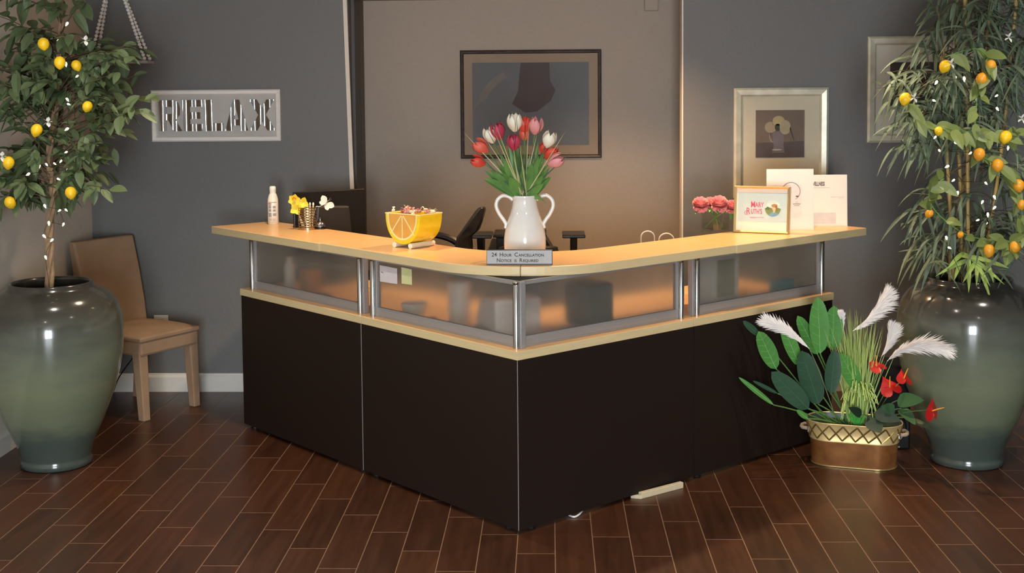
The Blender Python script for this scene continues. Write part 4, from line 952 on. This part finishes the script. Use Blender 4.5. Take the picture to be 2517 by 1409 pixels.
# ------------------------------------------------------------------ notes on the glass and things behind it
def note(p0, p1, z0, z1, m, lab, mark=False):
    M = arm('L'); bm = mb(); prism(bm, [(p0, z0), (p0-.002, z0-.004*0), (p1, z0), (p1, z1), (p0, z1)] if False else [(p0, z0), (p1, z0), (p1, z1), (p0, z1)], .0675, .069, M=M, axis='y')
    return bm
def lfind(px, py):    # arm coordinate on the left pane
    a = CC+DR*.06; d = ray(px, py); n = DR; s = ((a-O).dot(n))/d.dot(n); P = O+d*s; return (P-CC).dot(DL), P.z
for (x0, x1, y0, y1, m, lab, nm) in [(934, 977, 652, 700, mat('lilac_white_paper', '#cfc6c6', .6), 'white note taped to the left corner pane', 'paper_note'), (987, 1013, 657, 702, mat('yellow_sticky_paper', '#cfcf98', .6), 'yellow sticky note on the left corner pane', 'sticky_note')]:
    l1, zt_ = lfind(x0, y0); l0, zb_ = lfind(x1, y1); M = arm('L')
    bm = mb(); prism(bm, [(l0, zb_+.003), (l1, zb_), (l1, zt_), (l0+.001, zt_-.002)], .0585, .0595, M=M, axis='y'); o = obj(nm, bm, m); tag(o, lab, 'note')
    if nm == 'paper_note': bm = mb(); prism(bm, [(l1-.01, zb_+.05), (l1-.028, zb_+.046), (l1-.028, zb_+.043), (l1-.01, zb_+.047)], .0578, .0584, M=M, axis='y'); q = obj('pen_mark', bm, M_txt, o)
def on_work(side, s, d): return arm(side) @ Vector((s, d, WT1))
def cyl_thing(nm, lab, cat, p, prof, m, handle=None):
    bm = mb(); lathe(bm, prof, 28, p)
    o = obj(nm, bm, m, smooth=True, angle=50) ; return tag(o, lab, cat)
Mw = mat('white_desk_plastic', '#f6f2ee', .4)
cyl_thing('bottle', 'white bottle blurred behind the far left pane', 'bottle', on_work('L', 2.06, .15), [(0, 0), (.028, 0), (.028, .14), (.015, .165), (.015, .19), (0, .19)], Mw)
bm = mb(); box(bm, 1.88, .15, WT1, 1.96, .24, WT1+.13, arm('L')); tag(obj('tan_box', bm, mat('tan_card', '#c08a52', .6), bevel=.002), 'tan box blurred behind the far left pane', 'box')
bm = mb(); box(bm, 1.72, .12, WT1, 1.82, .2, WT1+.022, arm('L')); tag(obj('stapler', bm, mat('grey_plastic', '#8b877f', .5), bevel=.004), 'small grey stapler low behind the far left pane', 'stapler')
cyl_thing('bowl', 'white bowl blurred behind the left corner pane', 'bowl', on_work('L', .93, .16), [(0, 0), (.03, 0), (.06, .05), (.065, .075), (.06, .075), (.05, .02), (0, .01)], Mw)
cyl_thing('mug', 'tall white cup blurred behind the middle of the left corner pane', 'cup', on_work('L', .66, .22), [(0, 0), (.05, 0), (.052, .20), (.048, .20), (.045, .01), (0, .01)], Mw)
bm = mb(); blob(bm, on_work('L', .76, .14)+Vector((0, 0, .018)), .022, .018, .018); tag(obj('pink_eraser', bm, mat('pink_rubber', '#d98d86', .6), smooth=True), 'small pink lump low behind the left corner pane', 'eraser')
def printer():
    M = arm('L') @ Matrix.Translation((.36, .26, WT1)) @ Matrix.Rotation(.3, 4, 'Z'); t = thing('printer', 'white printer with a sloping top blurred behind the left corner pane', 'printer', M.translation)
    bm = mb(); prism(bm, [(-.12, 0), (.12, 0), (.12, .06), (.06, .16), (-.12, .17)], -.11, .11, M=M, axis='y'); obj('body', bm, mat('lilac_white_plastic', '#efe8ec', .4), t, bevel=.015)
    bm = mb(); box(bm, -.1, -.12, .01, .1, -.10, .03, M); obj('tray', bm, mat('grey_plastic', '#8b877f', .5), t)
printer()
bm = mb(); M = arm('R'); box(bm, .58, .16, WT1, .74, .34, WT1+.20, M); tag(obj('organizer', bm, mat('dark_olive_plastic', '#3d4034', .5), bevel=.02), 'dark organiser blurred behind the right corner pane', 'organiser')
t = thing('binder', 'white binder standing behind the left part of the far right pane', 'binder', M @ Vector((1.4, .16, WT1)))
bm = mb(); box(bm, 1.235, .13, WT1, 1.60, .145, WT1+.262, M); obj('cover', bm, mat('pale_grey_card', '#eeeae4', .5), t)
bm = mb(); box(bm, 1.43, .122, WT1+.05, 1.56, .129, WT1+.235, M); obj('insert', bm, mat('olive_print_card', '#9a9776', .6, var=.2, scale=18), t)
cyl_thing('dish', 'small white dish blurred behind the far right pane', 'dish', on_work('R', 1.76, .14), [(0, 0), (.03, 0), (.05, .03), (.045, .03), (.03, .008), (0, .008)], Mw)
bm = mb(); box(bm, 1.90, .11, WT1, 2.04, .17, WT1+.085, M); tag(obj('teal_box', bm, mat('teal_card', '#4f9aa8', .5), bevel=.003), 'teal box behind the right end of the far right pane', 'box')
bm = mb(); box(bm, 2.055, .12, WT1, 2.13, .17, WT1+.075, M); tag(obj('cream_box', bm, mat('cream_card', '#b5b08e', .5), bevel=.003), 'cream box beside the teal box behind the far right pane', 'box')

# ------------------------------------------------------------------ staff side: monitor, chairs
def monitor():
    t = thing('computer_monitor', 'black computer monitor seen from behind at the left of the counter', 'monitor', (-1.25, 7.08, WT1))
    a = onY(722, 473, 7.0); b = onY(897, 487, 7.25); ax = Vector((b.x-a.x, b.y-a.y, 0)).normalized(); n = Vector((ax.y, -ax.x, 0)); W = (Vector((b.x, b.y, 0))-Vector((a.x, a.y, 0))).length
    M = Matrix(((ax.x, -n.x, 0, a.x), (ax.y, -n.y, 0, a.y), (0, 0, 1, 0), (0, 0, 0, 1)))
    bm = mb(); box(bm, 0, 0, a.z-.36, W, .02, a.z, M); obj('screen_back', bm, M_black, t, bevel=.004)
    bm = mb(); prism(bm, [(.10, a.z-.32), (W-.10, a.z-.32), (W-.12, a.z-.09), (.12, a.z-.08)], -.05, 0, M=M, axis='y'); obj('rear_housing', bm, mat('dark_grey_plastic', '#2b2826', .4), t, bevel=.01)
    bm = mb(); box(bm, W/2-.03, -.03, WT1-.03, W/2+.03, -.005, a.z-.15, M); obj('stand', bm, M_black, t)
    bm = mb(); box(bm, W/2-.12, -.12, WT1, W/2+.12, .08, WT1+.015, M); obj('stand_base', bm, M_black, t)
monitor()
def side_desk():   # desk leaf the monitor stands on
    t = thing('return_desk', 'dark return desk behind the left end of the counter', 'desk', (-1.3, 7.3, 0))
    bm = mb(); box(bm, -1.6, 7.0, WT1-.04, -1.0, 7.60, WT1-.001); obj('desktop', bm, M_panel, t, bevel=.002)
    for x in (-1.58, -1.04): bm = mb(); box(bm, x, 7.02, 0, x+.025, 7.58, WT1-.041); obj('side_panel', bm, M_panel, t)
side_desk()
def task_chair(c, rz, lab, prof_back, arms, zarm):
    t = thing('office_chair', lab, 'chair', (c[0], c[1], 0), rz, 'black office chairs behind the counter'); M = Matrix.Translation((c[0], c[1], 0)) @ Matrix.Rotation(rz, 4, 'Z')
    for k in range(5):
        a = 2*pi*k/5; bm = mb(); tube(bm, [M @ Vector((0, 0, .1)), M @ Vector((.29*cos(a), .29*sin(a), .07))], [.025, .016], 8); obj('base_leg', bm, M_black, t)
        bm = mb(); q = Vector((.29*cos(a), .29*sin(a), .03)); tube(bm, [M @ (q+Vector((0, -.02, 0))), M @ (q+Vector((0, .02, 0)))], .029, 12); obj('caster', bm, M_black, t)
    bm = mb(); tube(bm, [M @ Vector((0, 0, .08)), M @ Vector((0, 0, .5))], .025, 12); obj('gas_lift', bm, M_black, t)
    bm = mb(); box(bm, -.24, -.23, .50, .24, .23, .58, M); obj('seat', bm, M_blackg, t, bevel=.03)
    # backrest in profile: local +x = behind the sitter
    bm = mb(); rings = []
    for x, z, th, w_ in prof_back:
        rings.append([bm.verts.new(M @ Vector(p)) for p in ((x-th, -w_, z), (x, -w_*.6, z), (x, w_*.6, z), (x-th, w_, z), (x-th-.02, 0, z))])
    bm.faces.new(rings[0]); bm.faces.new(rings[-1])
    for p, q in zip(rings, rings[1:]):
        for k in range(5): bm.faces.new((p[k], p[(k+1) % 5], q[(k+1) % 5], q[k]))
    obj('backrest', bm, M_blackg, t, smooth=True, bevel=.006, angle=60)
    bm = mb(); tube(bm, [M @ Vector((.02, 0, .5)), M @ Vector((.26, 0, .55)), M @ Vector((prof_back[0][0], 0, prof_back[0][1]+.05))], .022, 8); obj('back_bracket', bm, M_black, t)
    for s in (-1, 1):
        y = s*.27; bm = mb()
        if arms == 'T':
            box(bm, -.10, y-.066, zarm-.02, .12, y+.066, zarm, M); obj('arm_pad', bm, M_black, t, bevel=.005)
            bm = mb(); prism(bm, [(-.09, zarm-.02), (.10, zarm-.02), (.06, zarm-.10), (.05, .54), (-.0, .54), (-.03, zarm-.1)], y-.02, y+.02, M=M, axis='y'); obj('arm_post', bm, mat('dark_grey_plastic', '#2b2826', .4), t, bevel=.006)
        else:
            tube(bm, cr([M @ Vector(p) for p in ((-.16, y, .56), (-.20, y, zarm-.08), (-.10, y, zarm), (.08, y, zarm-.02), (.2, y, zarm-.10))], 5), .022, 8); obj('arm', bm, M_black, t, smooth=True)
pb = [(.24, .62, .05, .06), (.26, .75, .06, .07), (.255, .88, .07, .08), (.275, .98, .08, .08), (.27, 1.04, .06, .07), (.315, 1.08, .075, .07), (.335, 1.13, .06, .06), (.355, 1.19, .035, .05), (.355, 1.21, .015, .04)]
p1 = onY(1172, 560, 7.12)
task_chair((p1.x-.30, 7.12), radians(-8), 'black office chair in profile with a curved backrest, left of the white vase', pb, 'C', 1.02)
pb2 = [(.24, .62, .05, .18), (.27, .75, .05, .2), (.27, .85, .05, .2), (.28, .93, .04, .18)]
p2 = onY(1410, 577, 7.28)
task_chair((p2.x-.27, 7.28), radians(90), 'black office chair with a flat arm pad showing right of the white vase', pb2, 'T', p2.z+.01)
a_, b_ = onY(1212, 577, 8.0), onY(1343, 577, 8.0)
t = thing('cabinet', 'black low cabinet with a flat top behind the white vase', 'cabinet', ((a_.x+b_.x)/2, 8.0, 0))
bm = mb(); prism(bm, [(a_.x+.02, 0), (b_.x+.05, 0), (b_.x+.05, a_.z-.12), (b_.x-.01, a_.z-.02), (a_.x+.02, a_.z-.02)], 8.01, 8.30, axis='y'); obj('body', bm, M_black, t, bevel=.004)
bm = mb(); box(bm, a_.x, 8.0, a_.z-.02, b_.x, 8.31, a_.z); obj('top', bm, M_black, t, bevel=.003)
for k, (px, lab) in enumerate([(1592, 'left loop of thin white cable rising behind the right counter'), (1638, 'right loop of thin white cable rising behind the right counter')]):
    p = onY(px, 606, 6.75); r_ = .036 if k == 0 else .04; zc = onY(px, 583 if k == 0 else 590, 6.75).z
    bm = mb(); tube(bm, [Vector((p.x-r_, 6.75, WT1+.002))]+[Vector((p.x+r_*cos(a), 6.75, zc+r_*.9*sin(a))) for a in [pi-pi*i/12 for i in range(13)]]+[Vector((p.x+r_, 6.75, WT1+.002))], .0032, 6)
    tag(obj('cable_loop', bm, M_cord_w, smooth=True), lab, 'cable', 'white cable loops behind the counter')

# ------------------------------------------------------------------ floor items
def strip():
    a = onZ(1577, 1227); b = onZ(1680, 1200); ax = (b-a).normalized(); n = Vector((-ax.y, ax.x, 0)); L = (b-a).length
    M = Matrix(((ax.x, n.x, 0, a.x), (ax.y, n.y, 0, a.y), (0, 0, 1, 0), (0, 0, 0, 1)))
    t = thing('cable_cover', 'cream cable cover on the floor under the right front panel', 'cable cover', a)
    bm = mb(); box(bm, 0, 0, 0, L, .022, .028, M); obj('casing', bm, mat('cream_plastic', '#cdbd9c', .5), t, bevel=.002)
    bm = mb(); prism(bm, [(0, 0), (0, .03), (-.02, .05), (-.03, .04)], 0, .016, M=M); obj('end_piece', bm, mat('cream_plastic', '#cdbd9c', .5), t)
strip()
bm = mb(); tube(bm, cr([onZ(1432, 1255, .012), onZ(1422, 1266, .006), onZ(1411, 1271, .005), onZ(1398, 1266, .006), onZ(1385, 1255, .012)], 5), .0042, 8); tag(obj('white_cable', bm, M_cord_w, smooth=True), 'short white cable end peeking out under the desk corner', 'cable')
# black speaker box
def black_box():
    p = Vector((1.735, 6.53, 0)); t = thing('speaker', 'black floor speaker with a silver ring behind the feather planter', 'speaker', p)
    bm = mb(); box(bm, p.x-.115, p.y-.10, 0, p.x+.115, p.y+.12, .44); obj('cabinet', bm, M_black, t, bevel=.01)
    bm = mb(); MM = Matrix.Translation((p.x+.0, p.y-.102, .115)) @ Matrix.Rotation(pi/2, 4, 'X'); lathe(bm, [(.088, -.003), (.094, 0), (.088, .003), (.082, 0), (.088, -.003)], 40, M=MM); obj('ring', bm, M_chrome, t, smooth=True)
    bm = mb(); lathe(bm, [(0, .0), (.03, .006), (.08, .0)], 32, M=MM); obj('cone', bm, mat('dark_blue_cone', '#16161f', .4), t, smooth=True)
    bm = mb(); box(bm, p.x+.0, p.y-.104, .012, p.x+.06, p.y-.101, .019); blob(bm, Vector((p.x-.01, p.y-.102, .0155)), .006, .002, .006); obj('badge', bm, mat('badge_silver', '#c8c8c8', .3, metal=.7), t)
black_box()

# ------------------------------------------------------------------ basket planter
pA, pB = onZ(2045, 1156), onZ(2150, 1165)
bx = Vector((pB.x-pA.x, pB.y-pA.y, 0)).normalized(); by = Vector((-bx.y, bx.x, 0)); HL, HD = .205, .095   # half length incl. round ends, half depth
BC = (onZ(2006, 1140)+onZ(2187, 1160))/2; BC.z = 0; BC += by*.075
def stad(s, z, grow, n=48):
    """point on the stadium outline, s in 0..1"""
    r = HD+grow; st = HL-HD; per = 4*st+2*pi*r; d = s*per
    if d < 2*st: x, y = -st+d, -r
    elif d < 2*st+pi*r: a = (d-2*st)/r-pi/2; x, y = st+r*cos(a), r*sin(a)
    elif d < 4*st+pi*r: x, y = st-(d-2*st-pi*r), r
    else: a = (d-4*st-pi*r)/r+pi/2; x, y = -st+r*cos(a), r*sin(a)
    return BC+bx*x+by*y+Vector((0, 0, z))
def basket():
    t = thing('metal_planter', 'oval copper planter with a gold lattice band, in front of the right urn', 'planter', BC)
    def shell(levels, closed=False):
        bm = mb(); n = 72; rs = [[bm.verts.new(stad(k/n, z, g)) for k in range(n)] for z, g in levels]
        for a, b in zip(rs, rs[1:]):
            for k in range(n): bm.faces.new((a[k], a[(k+1) % n], b[(k+1) % n], b[k]))
        if closed: bm.faces.new(rs[0])
        return bm
    cop = mat('aged_copper', '#552712', .32, metal=.4, col2='#b27a44', scale=16, bump=.05)
    gld = mat('hammered_gold', '#e3c78c', .42, metal=.45, var=.1, scale=20); gl2 = mat('light_gold', '#e2c88c', .28, metal=.8); gl3 = mat('olive_gold', '#9a834e', .35, metal=.8)
    obj('body', shell([(.0, -.004), (.004, 0), (.06, .004), (.128, .008)], True), cop, t, smooth=True)
    obj('base_ridge', shell([(.0, -.001), (.002, .003), (.006, .003), (.008, .0)]), gl2, t, smooth=True)
    obj('band', shell([(.126, .009), (.130, .013), (.134, .010), (.215, .026), (.220, .030), (.224, .027), (.220, .023)]), gld, t, smooth=True, angle=60)
    obj('liner', shell([(.222, .026), (.20, .018), (.13, .004), (.13, -.02)]), mat('grey_tin_liner', '#6d7874', .4, metal=.5), t, smooth=True)
    bm = mb(); N = 18
    for k in range(N):
        for d in (1, -1):
            pts = []
            for j in range(5):
                u = j/4; s = ((k+(u if d > 0 else 1-u))/N) % 1; z = .138+.074*u; pts.append(stad(s, z, .0105+.0155*(z-.134)/.081+.001))
            tube(bm, pts, .0042, 5)
    obj('lattice', bm, gl3, t)
    bm = mb(); n = 60
    rs = [[bm.verts.new(stad(k/n, .196, sc)) for k in range(n)] for sc in (.012,)]; bm.faces.new(rs[0]); obj('filling', bm, mat('green_foam', '#33402a', .9, bump=.5), t)
    for s in (-1, 1):
        c = BC+bx*(s*(HL+.018))+Vector((0, 0, .185)); bm = mb()
        tube(bm, [c+by*y+Vector((0, 0, -.012+.0*y))+bx*(s*o) for y, o in ((-.045, -.0), (-.035, .022), (-.015, .030), (.015, .030), (.035, .022), (.045, 0))], .0095, 8); obj('handle', bm, mat('bleached_wood', '#b59f86', .7, var=.1), t, smooth=True)
        bm = mb()
        for yy in (-.045, .045): tube(bm, [c+by*yy+bx*(-s*.012), c+by*yy+Vector((0, 0, -.03))+bx*(-s*.005)], .005, 6)
        obj('bracket', bm, M_chrome, t)
basket()
BT = BC+Vector((0, 0, .195))
def broad():
    t = thing('broad_leaf_plant', 'plant with large paddle shaped green leaves in the copper planter', 'plant', BT-bx*.05)
    L = [((2016, 870), (2010, 730), .098, -.02, 0), ((2046, 862), (2050, 751), .095, .0, 0), ((2010, 872), (1960, 776), .07, .03, 0), ((1965, 900), (1921, 792), .07, .0, 0), ((1908, 908), (1864, 814), .085, -.06, 0), ((1868, 826), (1826, 789), .035, -.03, 1),
         ((1988, 1006), (1896, 914), .10, -.12, 1), ((2012, 995), (1970, 862), .115, -.05, 1), ((2042, 968), (2052, 860), .078, -.13, 1), ((2112, 960), (2066, 868), .085, -.04, 0), ((1902, 996), (1815, 927), .026, -.09, 0), ((1912, 968), (1850, 936), .02, -.06, 1), ((1986, 1030), (1958, 1008), .028, -.13, 0), ((2120, 960), (2105, 900), .06, .0, 1)]
    for (b, tp, w_, dy, dk_) in L:
        Y = BC.y+dy*1.2; B = onY(*b, Y); T = onY(*tp, Y-.02); foot = BT+bx*(-.10+.12*((b[0]-1900)/200))+by*(dy*.3)
        o = mb(); tube(o, bez(foot, foot+(B-foot)*.5+Vector((0, 0, .02)), B, 6)[:], [.0035]*7, 6); d = T-B
        st = obj('leaf_stalk', o, M_stem, t, smooth=True)
        o = mb(); leaf(o, B, d, d.length, w_, 0, up=(0, -1, .25), seg=12, pw=.95, fold=.14, ex=.5); lf = obj('leaf', o, M_leafd if dk_ else M_leafb, t, smooth=True)
        o = mb(); up = Vector((0, -1, .25)); s = d.normalized().cross(up).normalized(); nr = s.cross(d.normalized()).normalized()
        tube(o, [B+nr*.0012, B+d*.5+nr*.0012, B+d*.97+nr*.001], [.0016, .0012, .0006], 4)
        if w_ > .06:
            for k in range(1, 6):
                q = B+d*(k/6.5)
                for sg in (-1, 1): tube(o, [q+nr*.001, q+d*.08+s*(sg*w_*.36)+nr*(w_*.36*.14+.001)], .0006, 3)
        obj('vein', o, M_vein if not dk_ else mat('dark_vein', '#3f6a4a', .5), lf)
broad()
def grass():
    rn = random.Random(9); t = thing('grass_tuft', 'tall yellow-green ornamental grass in the middle of the copper planter', 'plant', BT+bx*.02)
    t['category'] = 'plant'
    bm = mb()
    for k in range(150):
        x = rn.gauss(2105, 42); y = rn.uniform(735, 860)+abs(x-2095)*.35; Y = BC.y+rn.uniform(-.10, .10); T = onY(x, y, Y); B = BT+bx*rn.uniform(-.03, .06)+by*rn.uniform(-.04, .04); d = T-B
        leaf(bm, B, d+Vector((0, 0, .05*d.length)), d.length, .0055, .05, up=(0, -1, .1), seg=5, pw=.5, fold=.1)
    for k in range(44):
        x = rn.uniform(2062, 2160); y = rn.uniform(955, 1022)+abs(x-2110)*.25; T = onY(x, y, BC.y-rn.uniform(.08, .17)); B = BT+bx*rn.uniform(0, .05)+Vector((0, 0, .02)); m_ = Vector((B.x*.45+T.x*.55, BC.y-.07, onY(x, rn.uniform(890, 940), BC.y).z))
        pts = bez(B, m_+Vector((0, 0, .03)), T, 6)
        for a, b in zip(pts, pts[1:]): 
            s = Vector((.0022, 0, .001)); v = [bm.verts.new(q) for q in (a-s, a+s, b+s*.8, b-s*.8)]; bm.faces.new(v)
    obj('blades', bm, M_grass, t)['kind'] = 'stuff'
    bm = mb()
    for k in range(16):
        T = onY(2078+k*3.6, 1012+rn.uniform(-6, 14), BC.y-.10); B = onY(2108, 1052, BC.y-.05); d = T-B; leaf(bm, B, d, d.length, .007, -.1, up=(0, -1, 0), seg=4, pw=.5)
    obj('short_blades', bm, M_grassb, t)
grass()
def feather(b, tp, w_, lab, bow, dy=0.0, ty=-.02):
    rn = random.Random(b[0]); Y = BC.y-.05+dy; B = onY(*b, Y); T = onY(*tp, Y+ty); t = thing('feather_plume', lab, 'feather', B, group='white feather plumes in the copper planter')
    foot = BT+bx*(.05 if b[0] > 2060 else -.08); bm = mb(); tube(bm, bez(foot, foot+(B-foot)*.6+Vector((0, 0, .04)), B, 8), .0018, 5); obj('stem', bm, mat('pale_stem', '#8d9a6a', .5), t)
    d = T-B; side = d.normalized().cross(Vector((0, -1, 0))).normalized(); mid = B+d*.55+side*bow*d.length; sp = bez(B, mid, T, 24)
    bm = mb(); tube(bm, sp, [.0016*(1-.8*k/24) for k in range(25)], 4)
    for k in range(1, 25):
        for sg in (-1, 1):
            for j in range(9):
                q = sp[k]+(sp[k]-sp[k-1])*rn.uniform(-.5, .5); tg = (sp[k]-sp[k-1]).normalized(); u = k/24
                L = w_*(.5+1.5*sin(pi*min(1, u*.75+.05)))*rn.uniform(.9, 1.05)
                lat = rn.uniform(.05, .95)*(.35+.75*min(1, u*1.6))*(1.15 if sg > 0 else .6)
                dd = tg+side*sg*lat*.75+Vector((0, rn.uniform(-.3, .3), 0)); leaf(bm, q, dd, L, .0045, rn.uniform(-.05, .2), up=(0, -1, 0), seg=4, pw=.5, fold=.05)
    obj('plume', bm, mat('white_feather', '#f3ebe4', .8, var=.02), t)
feather((1989, 857), (1886, 793), .043, 'white feather plume leaning furthest left over the paddle leaves', .10, -.12)
feather((2096, 814), (2178, 728), .050, 'tallest white feather plume, curling right above the grass', .14)
feather((2167, 876), (2192, 812), .042, 'short upright feather plume in front of the right urn', .12)
feather((2181, 888), (2314, 856), .056, 'white feather plume arching furthest right across the right urn', -.30, -.14, -.18)
feather((2072, 815), (2066, 772), .02, 'small faint feather plume half hidden in the grass', .05, .05)
def anthurium(px, py, r, tilt, lab, face=(0, -1, .5), dy=0.0):
    Y = BC.y-.06-dy; c = onY(px, py, Y); foot = BT+bx*(.08+.0*px); t = thing('anthurium', lab, 'flower', foot, group='red anthuriums in the copper planter')
    bm = mb(); tube(bm, bez(foot, foot+(c-foot)*.5+Vector((0, 0, .05)), c, 8), .0022, 6); obj('stem', bm, M_stem, t, smooth=True)
    f = Vector(face).normalized(); q = f.to_track_quat('Z', 'Y').to_matrix().to_4x4(); M = Matrix.Translation(c) @ q @ Matrix.Rotation(tilt, 4, 'Z'); bm = mb(); n = 28
    cv = bm.verts.new(M @ Vector((0, 0, 0))); ring = []
    for k in range(n):
        a = 2*pi*k/n; rr = r*(1-.38*abs(sin(a/2+pi/4+pi/4))**.0*0); x = r*.85*sin(a)**3*1.0; y = r*(.8125*cos(a)-.3125*cos(2*a)-.125*cos(3*a)-.0625*cos(4*a))
        ring.append(bm.verts.new(M @ Vector((x, -y, .12*r*cos(2*a)))))
    for k in range(n): bm.faces.new((cv, ring[k], ring[(k+1) % n]))
    obj('spathe', bm, mat('red_velvet_spathe', '#b01d1c', .35, var=.08), t, smooth=True)
    bm = mb(); tube(bm, [M @ Vector(p) for p in ((0, 0, .0), (.0, .01*1, r*.45), (.0, .02, r*1.0))], [.0035, .0035, .002], 8); obj('spadix', bm, mat('yellow_spadix', '#e9a03c', .5), t, smooth=True)
anthurium(2187, 952, .064, .4, 'red anthurium facing forward, lowest of the middle flowers', (.0, -.75, .8))
anthurium(2222, 930, .052, -.3, 'red anthurium behind and right of the forward facing one', (.35, -.6, .8))
anthurium(2155, 900, .054, .5, 'red anthurium highest, beside the yellow grass', (.1, -.5, .9))
anthurium(2292, 1010, .062, 0, 'red anthurium furthest right, seen from the side', (.7, -.75, .1), .26)
def anth_leaves():
    t = thing('anthurium_foliage', 'dark heart shaped anthurium leaves at the right of the copper planter', 'plant', BT+bx*.09)
    for (b, tp, w_, dk_) in [((2205, 985), (2272, 985), .075, 0), ((2150, 1015), (2215, 1035), .07, 1), ((2215, 1005), (2250, 1045), .06, 0), ((2118, 1020), (2085, 1002), .045, 1), ((2140, 1030), (2165, 1065), .09, 1), ((2200, 1010), (2165, 1000), .06, 0), ((2240, 1030), (2300, 1060), .03, 1)]:
        B = onY(*b, BC.y-.14); T = onY(*tp, BC.y-(.30 if tp[0] > 2240 else .2)); foot = BT+bx*.08
        o = mb(); tube(o, bez(foot, (foot+B)/2+Vector((0, -.02, .05)), B, 6), .0024, 5); obj('leaf_stalk', o, M_stem, t, smooth=True)
        o = mb(); d = T-B; leaf(o, B, d, d.length, w_, 0, up=(0, -1, .4), seg=9, pw=.6, fold=.2); obj('leaf', o, mat('anthurium_leaf', '#2a4a30', .35, col2='#456b48', scale=8) if not dk_ else mat('anthurium_dark_leaf', '#1a2a1c', .4, col2='#2c3f2a', scale=8), t, smooth=True)
anth_leaves()
